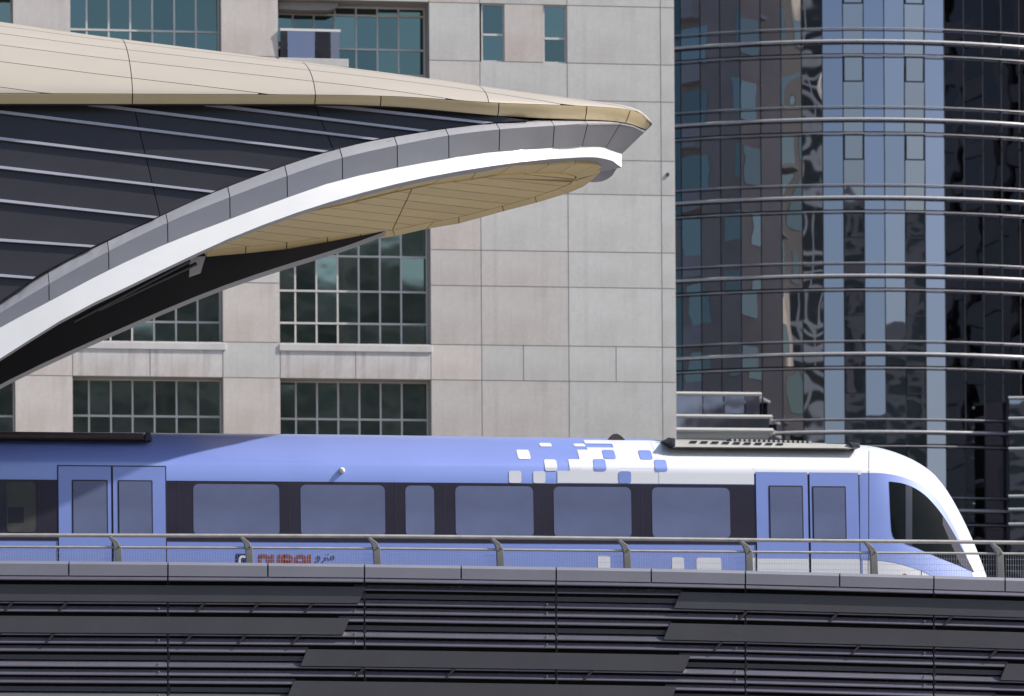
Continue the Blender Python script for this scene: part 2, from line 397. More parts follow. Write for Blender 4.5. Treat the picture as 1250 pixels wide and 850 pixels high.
# pale teal above, dark below (what each storey mirrors differs; the tint per storey carries part of that reflection)
hA = lambda y: bh(y, 180); hB = lambda y: bh(y, 440)
window(X['wa0'], X['wa1'], J['n']+.25, J['k'], cA, [hA(505), hA(545)], M_pdark)
window(X['wa0'], X['wa1'], J['j']+.06, J['g'], cA, [hA(389), hA(348), hA(305), hA(270)], M_pdark, lean=0.014)
window(X['wa0'], X['wa1'], J['f']+.2, J['b'], cA, [hA(32), hA(-10), hA(72), hA(112)], M_pane)
window(X['wb0'], X['wb1'], J['n']+.25, J['k'], cB, [hB(509), hB(549)], M_pdark)
window(X['wb0'], X['wb1'], J['j']+.06, J['g'], cB, [hB(391.5), hB(352), hB(309), hB(270)], M_pdark, lean=0.014)
window(X['wb0'], X['wb1'], J['f']+.2, J['c'], cB, [hB(11), hB(52.5), hB(83.5), hB(125), hB(165)], M_pane, glassw=1.3)
window(X['w0'], X['p0a'], J['n']+.25, J['k'], [bl(x) for x in (-110, -80, -50, -20)], [bh(505, 5)], M_pdark)
window(X['w0'], X['p0a'], J['j']+.06, J['g'], [bl(x) for x in (-110, -80, -50, -20)], [bh(388, 5)], M_pdark)
window(X['w0'], X['p0a'], J['f']+.2, J['c'], [bl(x) for x in (-110, -80, -50, -20)], [bh(30, 5)], M_pdark)
for x0, x1, yt in ((588, 615.5, 43), (663.5, 691, 46)):
    window(bl(x0, 40), bl(x1, 40), J['d'], J['c'], [], [bh(yt)], M_pane, glassw=0.14, fr=0.05)
    backing.append(box(bl(x0, 40), bl(x1, 40), WB+0.25, WB+DEP, J['d'], J['c']))
# spandrels, sills
for (a, b, xm, sy0, sy1, rx, xs0, xs1) in (('wa0', 'wa1', 183, 418, 426.5, 180, 88, 276), ('wb0', 'wb1', 434, 421, 429.5, 440, 341, 527.5)):
    for (hi, lo) in (('j', 'k'), ('f', 'g')):
        panel(X[a], bl(xm), J[lo], J[hi], M_span); panel(bl(xm), X[b], J[lo], J[hi], M_span)
    v, f = box(bl(xs0), bl(xs1), WB-0.05, WB+0.4, bh(sy1, rx), bh(sy0, rx)); B.part('sill', v, f, M_sill, bevel=0.012)
panel(X['w0'], X['p0a'], J['k'], J['j'], M_span); panel(X['w0'], X['p0a'], J['g'], J['f'], M_span)
for a, b in (('w0', 'p0a'), ('wa0', 'wa1'), ('wb0', 'wb1')):
    top = 'b' if a == 'wa0' else 'c'
    panel(X[a], X[b], J[top], J['a'], M_pgrey)
# deep recess of the balcony window, balcony slab and glass guard
v, f = box(X['wb1']-0.03, X['wb1'], WB+DEP, WB+1.42, J['f'], J['c']); B.part('reveal', v, f, M_pgrey)
v, f = box(X['wb0'], X['wb1'], WB+DEP, WB+1.42, J['c'], J['c']+.12); B.part('reveal', v, f, M_pgrey)
slab = box(X['wb0'], bl(425, 75), WB-0.12, WB+1.2, bh(82, 380), bh(72, 380)); bal = B.part('balcony', slab[0], slab[1], M_pgrey, bevel=0.015)
for xa, xb, tilt_ in ((342, 350.5, 0.05), (351, 384, -0.004), (384.5, 403, 0.055), (403.5, 414, 0.035)):
    a_, b_ = bl(xa, 50), bl(xb, 50); z0, z1 = bh(72, 380), bh(39, 380)
    v, f = prism([(a_, WB-.045, z0), (b_, WB-.045, z0), (b_, WB-.045-tilt_, z1), (a_, WB-.045-tilt_, z1)], (0, .012, 0)); B.part('guard_glass', v, f, M_bglass, bal)
v, f = box(bl(414, 50)-.02, bl(414, 50), WB-0.045, WB+1.0, bh(72, 380), bh(39, 380)); B.part('guard_glass', v, f, M_bglass, bal)
v, f = box(bl(341.8, 50), bl(415.5, 50), WB-0.10, WB-0.02, bh(39, 380), bh(36, 380)); B.part('guard_rail', v, f, M_fin, bal)
# curved soffit of the balcony above
prf = [(0.0, 0.0), (0.0, 9.0), (28, 10), (62, 9.5), (70, 6), (74, 0)]
fr_ = [(bl(342+a, 5), WB+0.40, bh(b, 380)) for a, b in prf]
v, f = prism(fr_[::-1] if area([(p[0], p[2]) for p in fr_]) < 0 else fr_, (0, 0.8, 0)); B.part('balcony_soffit', v, f, M_back)
# backing walls between panels and core with a return wing that the glass tower mirrors
v, f = merge(*backing); B.part('wall', v, f, M_back)
core = merge(box(X['pm'], X['f1']-0.02, WB+1.45, WB+26, 0, J['a']), box(X['pm'], X['f1']-0.02, WB+DEP+.001, WB+1.449, 0, J['n']),
             box(X['c1'], X['f1']-0.02, WB+DEP+.001, WB+1.449, J['n'], J['a']), box(X['pm'], X['f1']-0.02, WB+0.2, WB+26, J['a']+.002, 82))
B.part('core', core[0], core[1], M_tan)
WK = WB+26
for k in range(23):
    z0 = 4 + k*3.37
    for i in range(9):
        l1 = X['f1'] - 1.0 - i*3.0
        if i % 4 == 1:      # glazed stair strip
            v, f = box(l1-1.5, l1, WK-.02, WK+.03, z0-.2, z0+3.1); B.part('side_window', v, f, M_pane)
        elif i % 4 == 3:
            v, f = box(l1-2.2, l1, WK-.02, WK+.7, z0-.1, z0+1.0); B.part('side_balcony', v, f, M_sill)
            v, f = box(l1-2.2, l1, WK-.02, WK+.02, z0+1.0, z0+2.9); B.part('side_window', v, f, M_pdark)
        else:
            v, f = box(l1-1.2, l1, WK-.02, WK+.02, z0+.9, z0+2.7); B.part('side_window', v, f, M_pdark)
v, f = box(X['pm'], X['f1'], WB-0.02, WB+DEP, 0, J['n']); B.part('base_wall', v, f, M_pgrey)
# east wall strips of windows (only seen mirrored in the glass tower)
for k in range(23):
    z0 = 4 + k*3.37
    for i in range(7):
        w0 = WB + 1.6 + i*3.5
        if i in (2, 5):
            v, f = box(X['f1']-0.02, X['f1']+0.02, w0, w0+2.6, z0+.1, z0+3.1); B.part('side_window', v, f, M_pdark)
            v, f = box(X['f1']-0.02, X['f1']+0.55, w0-.2, w0+2.8, z0-.12, z0+.1); B.part('side_balcony', v, f, M_sill)
        elif i != 4:
            v, f = box(X['f1']-0.02, X['f1']+0.02, w0, w0+1.7, z0+.9, z0+2.8); B.part('side_window', v, f, M_pane if i % 2 else M_pdark)
v, f = box(bl(813.5, 213), bl(816.5, 213), WB-0.05, WB, bh(215, 815), bh(211.5, 815)); B.part('wall_lamp', v, f, M_shade)

# ================================================================== CURVED GLASS TOWER
TD = 212.0; TR = 20.0; ppm = F/TD
tx0 = ray(1034, 300)[0]*TD; tcy = TD + TR
T = Thing('glass_tower', 'curved blue and bronze mirrored glass tower with steel rails at each storey', 'tower', (tx0, tcy, 0), yaw=0, world=True)
tz = lambda y: CAMZ + (HZ-y)/F*TD
PW = 25.2/ppm; dth = PW/TR
FLH = 95.3/ppm
z_heavy0 = tz(530.5)
floors = range(-6, 8)
def tpos(th, r, z): return (math.sin(th)*r, -math.cos(th)*r, z)
cols = range(-13, 13)
edge0 = (1005-1034)/ppm/TR        # a pane joint falls at photo column 1005
for c in cols:
    t0 = edge0 + c*dth; t1 = t0 + dth
    if c in (1, 4): tilt = R(2.1)
    elif c == 3: tilt = R(0.75)
    else: tilt = R(random.uniform(-.25, .25))
    for k in floors:
        z0 = z_heavy0 + k*FLH - 0.55; z1 = z0 + FLH
        vis = -1 <= k <= 6
        a = Vector(tpos(t0+dth*0.018, TR, 0)); b = Vector(tpos(t1-dth*0.018, TR, 0))
        n = Vector((math.sin((t0+t1)/2), -math.cos((t0+t1)/2), 0))
        ya = random.uniform(-.004, .004) + (0.010 if c in (-2, -1) else 0)*random.uniform(-1, 1)
        tl = tilt + R(random.uniform(-.15, .15))
        # tilt pushes the foot of the pane outwards
        dz = -math.tan(tl)*FLH*0.5
        P = [a + n*(dz+ya), b + n*(dz-ya), b + n*(-dz-ya), a + n*(-dz+ya)]
        P[0].z = P[1].z = z0+0.03; P[2].z = P[3].z = z1-0.03
        v, f = prism([tuple(p) for p in P], tuple(-n*0.03))
        m = M_tglass2 if c in (-1, -2) else M_tglass
        po = T.part('glass_pane', v, f, m)
        if c in (1, 4) and vis:     # opening light: a slim dark frame set in the pane
            zt = z_heavy0 + k*FLH - 18/ppm; zbt = z_heavy0 + k*FLH - 48.5/ppm
            q = 0.045
            nn = n*0.05
            fr4 = merge(*[prism([tuple(Vector((u.x, u.y, zz0)) + nn + n*0.06), tuple(Vector((w.x, w.y, zz0)) + nn + n*0.06), tuple(Vector((w.x, w.y, zz1)) + nn + n*0.06), tuple(Vector((u.x, u.y, zz1)) + nn + n*0.06)], tuple(-n*0.12))
                   for (u, w, zz0, zz1) in ((a, b, zt-q, zt), (a, b, zbt, zbt+q), (a, a+(b-a)*0.06, zbt+q, zt-q), (b+(a-b)*0.06, b, zbt+q, zt-q))])
            T.part('opening_light_frame', fr4[0], fr4[1], M_tfr)
for c in list(cols)+[13]:
    t0 = edge0 + c*dth
    a = tpos(t0, TR+0.015, 0); n = Vector((math.sin(t0), -math.cos(t0), 0)); s = Vector((math.cos(t0), math.sin(t0), 0))
    zb, zt_ = 0, z_heavy0+8*FLH
    A = Vector(a)
    P = [A - s*0.025, A + s*0.025]
    v, f = prism([(P[0].x, P[0].y, zb), (P[1].x, P[1].y, zb), (P[1].x, P[1].y, zt_), (P[0].x, P[0].y, zt_)], tuple(-n*0.12))
    T.part('mullion', v, f, M_tfr)
ring = [tpos(edge0-13*dth + i*(26*dth)/40, TR-0.25, 0) for i in range(41)]
poly = ring + [(14, 12, 0), (-14, 12, 0)]
V = [(p[0], p[1], 0.0) for p in poly] + [(p[0], p[1], z_heavy0+8*FLH) for p in poly]; n_ = len(poly)
T.part('core', V, [tuple(range(n_-1, -1, -1)), tuple(range(n_, 2*n_))] + [(i, (i+1) % n_, (i+1) % n_+n_, i+n_) for i in range(n_)], M_brz)
for k in range(-3, 7):
    for dy, rr, m in ((0, 0.068, M_trail), (-17.5, 0.030, M_trail2), (15.5, 0.030, M_trail2)):
        z = z_heavy0 + k*FLH + dy/ppm
        arc = [tpos(edge0 - 13*dth + i*(26*dth)/60, TR+0.30, z) for i in range(61)]
        v, f = tube(arc, rr, 8); T.part('storey_rail', v, f, m, smooth=True)
    # brackets that carry the rails
    br = []
    for c in range(-12, 13, 3):
        t0 = edge0 + c*dth
        for dy in (0, -17.5, 15.5):
            z = z_heavy0 + k*FLH + dy/ppm
            br.append(tube([tpos(t0, TR-0.1, z), tpos(t0, TR+0.28, z)], 0.03, 6))
    v, f = merge(*br); T.part('rail_brackets', v, f, M_tfr, kind='stuff')
# balcony at the foot, left
def tp(px, py, w): 
    U, V_ = ray(px, py); return (U*w-tx0, w-tcy, CAMZ+V_*w)
TBW = TD - 1.2
for i, (y, x1, r_) in enumerate(((480.5, 929, 0.085), (508, 942, 0.085), (525, 943, 0.11))):
    a = tp(822, y-0.5, TBW); b = tp(x1, y+1.0, TBW)
    v, f = tube([(a[0]-1.2, a[1], a[2]), b, (b[0]+.1, b[1]+3.0, b[2])], r_, 8); T.part('balcony_rail', v, f, M_fin)
for i, x in enumerate((824, 858, 884, 910)):
    a = tp(x, 505, TBW+.05); b = tp(x+ (34 if x == 824 else 25 if x != 910 else 18), 483, TBW+.05)
    v, f = box(a[0]+.03, b[0]-.03, a[1], a[1]+.02, a[2], b[2]); T.part('balcony_glass', v, f, M_bglass)
a = tp(824, 528, TBW+.02); b = tp(939, 510, TBW+.02)
v, f = box(a[0], b[0], a[1], a[1]+0.05, a[2], b[2]); T.part('balcony_glass', v, f, M_bglass)
v, f = box(a[0]-1.2, b[0], a[1]+.06, a[1]+6.5, a[2]-.25, a[2]+.35); T.part('balcony_slab', v, f, M_fin)
# projecting bay low on the right with a shaded slot before it
a = tp(1232, 484, TD-0.8)
V, f = box(a[0], a[0]+6, a[1], a[1]+6, 0, a[2]); T.part('side_bay', V, f, M_tglass)
for y in (486, 511, 528, 548, 606, 622, 640):
    c_ = tp(1231, y, TD-0.9); v, f = tube([c_, (c_[0]+5, c_[1]-.25, c_[2])], 0.07, 8); T.part('bay_rail', v, f, M_trail)

# ================================================================== TOWERS ROUND ABOUT (mirrored in the glass; one is added to shade the beige block's side)
def block(name, label, x0, x1, y0, y1, hgt, m, mg, step, bay, proud=0.35):
    b = Thing(name, label, 'building', ((x0+x1)/2, (y0+y1)/2, 0), yaw=0, world=True)
    cx, cy = (x0+x1)/2, (y0+y1)/2; hx, hy = (x1-x0)/2, (y1-y0)/2
    v, f = box(-hx, hx, -hy, hy, 0, hgt); b.part('glazing', v, f, mg)
    z = 0.0; sl = []
    while z < hgt:
        sl.append(box(-hx-proud, hx+proud, -hy-proud, hy+proud, z+0.01, z+1.2)); z += step
    sl.append(box(-hx-proud, hx+proud, -hy-proud, hy+proud, hgt, hgt+1.6))
    v, f = merge(*sl); b.part('floor_slabs', v, f, m)
    pi = []
    for i in range(int(2*hx/bay)+1):
        x = -hx + i*bay
        pi.append(box(x-.5, x+.5, -hy-proud-.1, -hy, 0, hgt)); pi.append(box(x-.5, x+.5, hy, hy+proud+.1, 0, hgt))
    for i in range(int(2*hy/bay)+1):
        y = -hy + i*bay
        pi.append(box(-hx-proud-.1, -hx, y-.5, y+.5, 0, hgt)); pi.append(box(hx, hx+proud+.1, y-.5, y+.5, 0, hgt))
    v, f = merge(*pi); b.part('piers', v, f, m)
    return b
block('shade_tower', 'dark bronze office tower standing right of the glass tower', 74, 112, 161, 178, 165, M_brz, M_brzg, 3.8, 4.5)  # unseen tower, added and sized to shade the beige block's east wall
block('office_annex', 'flat-roofed bronze office annex in front of the dark tower', 88, 120, 112, 158, 78, M_brz, M_brzg, 3.8, 5)
block('office_block', 'lower bronze office block beyond the dark tower', 135, 175, 150, 235, 100, M_brz, M_brzg, 3.8, 5)
block('city_block', 'long mid-rise stone block across the road', 22, 190, -150, -122, 60, M_stone, M_greyg, 3.6, 6)
block('balcony_tower', 'tall pale balcony tower across the road', -66, -14, -190, -160, 150, M_fin, M_brzg, 3.6, 9)

# ================================================================== VIADUCT WITH LOUVRED CLADDING
WCL = -1.5
VB = pt(625, 700, WCL)
VD = Thing('viaduct', 'elevated metro viaduct clad with dark horizontal louvres under a grey parapet', 'viaduct', (0, 1.2, 0))
TOPP = [(-1400, 676), (0, 684.6), (205, 686.2), (420, 688.6), (610, 691.4), (820, 694.8), (1040, 700.2), (1250, 706.0), (1500, 714)]
BOTP = [(-1400, 692), (0, 702.2), (205, 703.4), (420, 705.0), (610, 707.8), (820, 711.2), (1040, 716.6), (1250, 722.6), (1500, 731)]
def cl(px, off, w=WCL):        # off: rows below the parapet panel's lower edge
    return pt(px, smooth_tab(BOTP, px)+off, w)
joints = [-500, -400, -280, -158, -37, 84, 205, 327, 445, 563, 679, 795, 910, 1025, 1140, 1227, 1342, 1460]
for a, b in zip(joints[:-1], joints[1:]):
    g = 0.9
    xs = [a+g, (a+b)/2, b-g]
    top = [pt(x, smooth_tab(TOPP, x), WCL-0.02) for x in xs]; mid = [pt(x, smooth_tab(TOPP, x)+3.5, WCL-0.05) for x in xs]; bot = [pt(x, smooth_tab(BOTP, x), WCL-0.045) for x in xs]
    back_t = [(p[0], WCL+0.22, p[2]+0.01) for p in top]; back_b = [(p[0], WCL+0.10, p[2]+0.01) for p in bot]
    v, f = grid([back_b, bot, mid, top, back_t])
    m = 3
    f += [(0, 3, 6, 9, 12), (2, 14, 11, 8, 5), ]
    VD.part('parapet_panel', v, f, M_para)
bays = [-500, -270, -35, 205, 445, 679, 910, 1140, 1365]
def slat(a, b, off, kind):
    g = 1.0
    rows = []
    if kind == 0:    # blade with a rounded lit nose
        sec = [(0.062, 0.074), (0.024, 0.024), (0.012, 0.013), (0.005, 0.007), (0.001, 0.0), (0.001, -0.008), (0.006, -0.015), (0.02, -0.019), (0.09, -0.012)]
        wn = WCL + (0.010 if off > 6 else -0.075)
    else:            # flat recessed blade
        sec = [(0.10, 0.05), (0.0, 0.034), (0.0, -0.034), (0.10, -0.05)]
        wn = WCL + 0.05
    n = 3
    P = [cl(a+g+(b-a-2*g)*i/(n-1), off, wn) for i in range(n)]
    R_ = [[(p[0], p[1]+s[0], p[2]+s[1]) for p in P] for s in sec]
    v, f = grid(R_)
    k = len(sec)
    f = [q[::-1] for q in f]
    nv = len(v); v = v + [v[i*n] for i in range(k)] + [v[(k-1-i)*n+n-1] for i in range(k)]     # end caps keep their own sharp edges
    f += [tuple(nv+i for i in range(k)), tuple(nv+k+i for i in range(k))]
    VD.part('louvre_slat', v, f, M_slat if kind == 0 else M_board, smooth=(kind == 0))
MOD = 38.6
boards = [  # row, x start (top), x end (top)
    (0, -480, 446), (0, 831, 1362), (1, -480, 427), (1, 818, 1362), (2, 375, 843), (2, 1229, 1362), (3, 359, 826), (3, 1214, 1362), (4, -480, 446), (4, 831, 1362)]
def covered(row, a, b):
    """free spans of a bay in a slot row"""
    spans = [(a, b)]
    for r, x0, x1 in boards:
        if r != row: continue
        ns = []
        for s, e in spans:
            if x1 <= s or x0 >= e: ns.append((s, e)); continue
            if x0 > s: ns.append((s, x0+3))
            if x1 < e: ns.append((x1-14, e))
        spans = ns
    return [(s, e) for s, e in spans if e-s > 12]
for a, b in zip(bays[:-1], bays[1:]):
    slat(a, b, 4.4, 0)
    for r in range(5):
        o0 = 11.0 + MOD*r
        for s, e in covered(r, a, b):
            slat(s, e, o0+3.2, 0); slat(s, e, o0+11.5, 1)
        slat(a, b, o0+21.8, 0); slat(a, b, o0+32.0, 0)
for r, x0, x1 in boards:
    o0 = 11.0 + MOD*r
    n = max(2, int((x1-x0)/120)+1)
    xs = [x0+(x1-x0)*i/(n-1) for i in range(n)]
    top = []; bot = []
    for i, x in enumerate(xs):
        xt = x; xb = x-8 if (x0 > -400 or i > 0) else x
        if x1 > 1300 and i == n-1: xb = x
        top.append(cl(xt, o0+0.3, WCL-0.004)); bot.append(cl(xb, o0+20.2, WCL-0.012))
    tb = [(p[0], p[1]+0.09, p[2]+0.012) for p in top]; bb = [(p[0], p[1]+0.05, p[2]) for p in bot]
    v, f = grid([bb, bot, top, tb])
    f += [(0, n, 2*n, 3*n)[::1], (n-1, 4*n-1, 3*n-1, 2*n-1)]
    VD.part('cladding_board', v, f, M_board)
for x in bays[3:-1]:
    for r in range(5):
        for dx, oo in ((-11, 18.0), (-11, 28.4)):
            p = cl(x+dx, 11+MOD*r+oo, WCL-.004)
            v, f = tube([(p[0], p[1]-.004, p[2]), (p[0], p[1]+.05, p[2])], 0.009, 6); VD.part('fixing_bolt', v, f, M_rail)
for r, x0, x1 in boards:          # black slanting strips under each board paint dark breaks into the slat glints
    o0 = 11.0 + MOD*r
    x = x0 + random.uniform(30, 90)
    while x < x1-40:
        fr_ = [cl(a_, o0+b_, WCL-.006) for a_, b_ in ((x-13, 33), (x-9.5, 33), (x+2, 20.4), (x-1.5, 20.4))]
        v, f = prism(fr_, (0, .02, 0)); VD.part('glint_notch', v, f, M_black)
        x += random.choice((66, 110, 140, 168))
# seam strips and dark backing
for x in bays[1:-1]:
    a = cl(x, 0, WCL+0.06); b = cl(x, 215, WCL+0.06)
    v, f = box(a[0]-.02, a[0]+.02, WCL+0.05, WCL+0.16, b[2], a[2]); VD.part('seam_strip', v, f, M_black)
xs = [-500+i*1865/12 for i in range(13)]
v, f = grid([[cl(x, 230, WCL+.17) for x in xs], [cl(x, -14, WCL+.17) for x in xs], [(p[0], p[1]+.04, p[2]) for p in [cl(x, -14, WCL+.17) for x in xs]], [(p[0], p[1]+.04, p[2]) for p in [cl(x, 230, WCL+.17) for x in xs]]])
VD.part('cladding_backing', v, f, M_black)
lA, lB = pt(-520, 700, 0)[0], pt(1500, 700, 0)[0]
HD = 5.55
v, f = box(lA, lB, -1.15, 6.6, HD-0.55, HD); VD.part('deck', v, f, M_conc)
v, f = box(lA, lB, 0.2, 5.0, 3.2, HD-0.551); VD.part('girder', v, f, M_conc)
v, f = box(lA, lB, 6.35, 6.6, HD, HD+1.0); VD.part('far_parapet', v, f, M_conc)
for l_ in (-9.5, 10.5):
    v, f = tube([(l_, 2.6, 0), (l_, 2.6, 3.2)], 0.95, 24); VD.part('pier', v, f, M_conc, smooth=False)
for w_ in (0.62, 2.05):
    v, f = box(lA, lB, w_-.04, w_+.04, HD, HD+.16); VD.part('running_rail', v, f, M_post)
# short upstand that carries the railing
ups = [(x, cl(x, -6, -1.05)) for x in xs]
v, f = merge(*[box(a[1][0], b[1][0], -1.06, -0.84, HD, min(a[1][2], b[1][2])-0.12) for a, b in zip(ups[:-1], ups[1:])]); VD.part('upstand', v, f, M_conc)

# ================================================================== GUARD RAILING
WR = -0.95
RT = [(-600, 651), (0, 653.4), (420, 654.6), (610, 656.2), (820, 658.4), (1040, 660.6), (1250, 662.4), (1450, 664.5)]
RM = [(-600, 665.5), (0, 667.8), (420, 669.6), (610, 671.2), (820, 673.2), (1040, 674.8), (1250, 676.2), (1450, 678)]
GR = Thing('guard_railing', 'galvanised steel walkway railing with wire mesh along the parapet', 'railing', pt(610, 696, WR))
posts = [-320, -165, -9, 145, 305, 461, 611.5, 766.5, 915.5, 1068, 1222, 1376]
hx = [-330] + [i*40.0 for i in range(-8, 36)]
v, f = tube([pt(x, smooth_tab(RT, x), WR+0.10) for x in hx], 0.030, 10); GR.part('top_rail', v, f, M_rail, smooth=True)
v, f = tube([pt(x, smooth_tab(RM, x), WR-0.0) for x in hx], 0.019, 8); GR.part('middle_rail', v, f, M_rail, smooth=True)
for x in posts:
    yb = smooth_tab(TOPP, x)+6; yt = smooth_tab(RT, x)
    def q(px, py, w): return pt(px, py, w)
    prof_ = [(x-4.0, yb), (x+4.4, yb), (x+3.2, yt+14), (x-0.8, yt+7.2), (x-9.5, yt+0.6), (x-12.5, yt+1.5), (x-7.5, yt+8.5), (x-5.0, yt+16)]
    fr_ = [pt(a_, b_, WR-0.045) for a_, b_ in prof_]
    v, f = prism(fr_, (0, 0.09, 0))
    f = [q_[::-1] for q_ in f]
    po = GR.part('post', v, f, M_post, bevel=0.006)
    a_ = pt(x+1.2, yt+12.5, WR-0.05); v, f = tube([(a_[0], a_[1]-.012, a_[2]), (a_[0], a_[1]+.02, a_[2])], 0.017, 8); GR.part('bolt', v, f, M_rail, po)
for a, b in zip(posts[:-1], posts[1:]):
    pa = pt(a+6, smooth_tab(RM, a+6), WR); pb = pt(b-6, smooth_tab(RM, b-6), WR)
    n = int((pb[0]-pa[0])/0.038); W = []
    for i in range(n+1):
        t = i/n; px = a+6+(b-a-12)*t
        top = pt(px, smooth_tab(RM, px), WR); bot = pt(px, smooth_tab(TOPP, px)+5, WR)
        r = 0.0019
        W.append(([(top[0]-r, WR, top[2]), (top[0]+r, WR, top[2]), (top[0], WR+.006, top[2]), (top[0]-r, WR, bot[2]), (top[0]+r, WR, bot[2]), (top[0], WR+.006, bot[2])],
                  [(0, 1, 4, 3), (1, 2, 5, 4), (2, 0, 3, 5)]))
    for j in range(1, 4):
        rr = [pt(px, smooth_tab(RM, px)+j*7.0, WR+.008) for px in (a+6, (a+b)/2, b-6)]
        W.append(tube(rr, 0.002, 4, False))
    v, f = merge(*W); GR.part('wire_mesh', v, f, M_wire, kind='stuff')

# ================================================================== METRO TRAIN
KL = 0.06                                    # tumblehome of the side
H0 = pt(420, 690, 0)[2]
tl_ = lambda px, py=625: pt(px, py, 0, KL, H0)[0]
th_ = lambda py, px=420: pt(px, py, 0, KL, H0)[2]
HF = th_(742); HC = th_(569); HT = 8.865; WCT = 1.40
HTAB = [(tl_(-400), 8.865), (tl_(430), 8.865), (tl_(805), 8.845), (tl_(826), 8.785), (tl_(1100), 8.775)]
def HTl(l): return lerp_tab(HTAB, l)
def side(h, l=-4.0):
    """near-side profile: leaning wall, then the rounded cant rail"""
    if h <= HC: return KL*(h-H0)
    t = min(1.0, (h-HC)/(HTl(l)-HC)); w0 = KL*(HC-H0); p = 1.30
    return w0 + 0.95*(1-(1-t**p)**(1/p)) + t*0.02
TR_ = Thing('metro_train', 'blue and white driverless metro train running along the viaduct', 'train', (0, WCT, HD+.16))
TL0 = tl_(-420); TLN = tl_(1052)
hs_side = [HF, HF+.5, th_(690), th_(660), th_(620), th_(590), HC]
hs_arc = [HC + (HT-HC)*math.sin(R(a)) for a in (8, 16, 24, 32, 40, 48, 56, 63, 70, 76, 81, 85, 88, 90)]
HS = hs_side + hs_arc
def section(l):
    q = (HTl(l)-HC)/(HT-HC)
    near = [(l, side(h if h <= HC else HC+(h-HC)*q, l), h if h <= HC else HC+(h-HC)*q) for h in HS]
    crown = [(l, 1.24, HTl(l)+0.004), (l, WCT, HTl(l)+0.006), (l, 2*WCT-1.24, HTl(l)+0.004)]
    far = [(l, 2*WCT-p[1], p[2]) for p in near[::-1]]
    return near + crown + far
secs = [section(l_) for l_ in sorted([TL0 + (TLN-TL0)*i/13 for i in range(14)] + [tl_(430), tl_(805), tl_(826)])]
v, f = grid(secs)
n = len(secs[0]); f = [q[::-1] for q in f]
f += [tuple(range(n)), ] 
f += [tuple((i*n, i*n+n-1, (i+1)*n+n-1, (i+1)*n)) for i in range(16)]
TB = TR_.part('body', v, f, M_blue, smooth=True)
def skin(l, h, off): 
    """point on the car side, off metres proud of it"""
    h = min(h, HTl(l)-.001)
    d = 0.004; s0, s1 = side(h-d, l), side(h, l)
    nw, nh = -d, (s1-s0); q = math.hypot(nw, nh)
    return (l, side(h, l) + nw/q*off, h + nh/q*off)
def patch(name, px0, px1, y0, y1, m, off=0.004, r=0.0, parent=None, refx=None, nl=None, lab=None, yh0=None):
    """conforming sheet: columns px0-px1, rows y0 (top) - y1 (bottom), rows measured at refx"""
    rx = refx or 420
    ha, hb = th_(y1, rx), th_(y0, rx); la, lb = tl_(px0), tl_(px1)
    hb = min(hb, HT-.001)
    n = 14 if hb > HC else 6
    rows = []
    rr = r
    for i in range(n+1):
        t = i/n
        if rr: t = 0.5-0.5*math.cos(math.pi*t)
        h = ha + (hb-ha)*t
        ins = 0
        if rr:
            d = min(h-ha, hb-h)
            if d < rr: ins = rr - math.sqrt(max(0, rr*rr-(rr-d)**2))
        k = nl or 2
        rows.append([skin(la+ins+(lb-la-2*ins)*j/(k-1), h, off) for j in range(k)])
    v, f = grid(rows)
    return TR_.part(name, v, f, m, parent, smooth=(hb > HC), label=lab)
# ---- white livery, stepped edge
ytop = 531.6
for (x0, x1, y0, y1) in ((681, 696, 575.2, 590), (696, 710, 560.4, 590), (710, 723, 546.8, 590), (723, 756, 543.2, 590), (756, 805, ytop, 590), (805, 826, ytop, 590), (826, 921, ytop, 590), (723, 756, ytop, 537.5)):
    patch('white_livery', x0, x1, y0, y1, M_white, 0.009 if x0 > 800 else 0.006, refx=720)
patch('white_livery', 921, 1052, ytop, 577, M_white, 0.009, refx=720, nl=4)
for (x0, x1, y0, y1) in ((635, 650.5, 547, 560.2), (666, 681, 560.4, 575), (621.8, 637, 575.2, 590), (651.5, 666.4, 575.4, 590), (666, 681, 536.5, 542), (708, 722.5, 537, 541.5)):
    patch('livery_square', x0, x1, y0, y1, M_white, 0.006, r=0.03, refx=660)
for (x0, x1, y0, y1) in ((726, 741, 560.4, 575), (740.2, 755, 547.4, 560), (756, 771, 575.4, 590), (784.6, 800, 547.4, 560.2), (800.6, 815.4, 560.6, 575.4)):
    patch('livery_square', x0, x1, y0, y1, M_blue, 0.0125, r=0.03, refx=740)
for (x0, x1, y0, y1) in ((728.6, 743.8, 679, 699), (819, 834, 680.2, 701), (849, 879.4, 680.6, 701)):
    patch('livery_square', x0, x1, y0, y1, M_white, 0.0035, r=0.03, refx=790)
patch('white_livery', 909, 922, 681.6, 720, M_white, 0.0035, refx=980)
# ---- black window bands and windows
band1 = patch('window_band', 203.5, 921.5, 588.6, 662.2, M_band, 0.005)
band0 = patch('window_band', -400, 70.5, 588.6, 662.2, M_band, 0.005)
def win(px0, px1, y0, y1, m, r, off=0.009, parent=None, name='window', refx=420):
    ha, hb = th_(y1, refx), th_(y0, refx); la, lb = tl_(px0), tl_(px1)
    P = [skin(a, b, off) for a, b in rrect(la, lb, ha, hb, r, 5)]
    Q = [(p[0], p[1]+0.004, p[2]) for p in P]
    n = len(P); v = P+Q; f = [tuple(range(n))] + [(i, i+n, (i+1) % n+n, (i+1) % n) for i in range(n)]
    return TR_.part(name, v, f, m, parent)
for a, b in ((236, 341), (367, 470), (495, 530), (556, 651), (676, 770.5), (796, 891)):
    win(a, b, 592.3, 655, M_twin, 0.085, parent=band1)
win(8, 43.5, 591.5, 652, M_twin2, 0.06, parent=band0)
for a in (-60, -170, -280): win(a, a+45, 592, 655, M_twin2, 0.08, parent=band0)
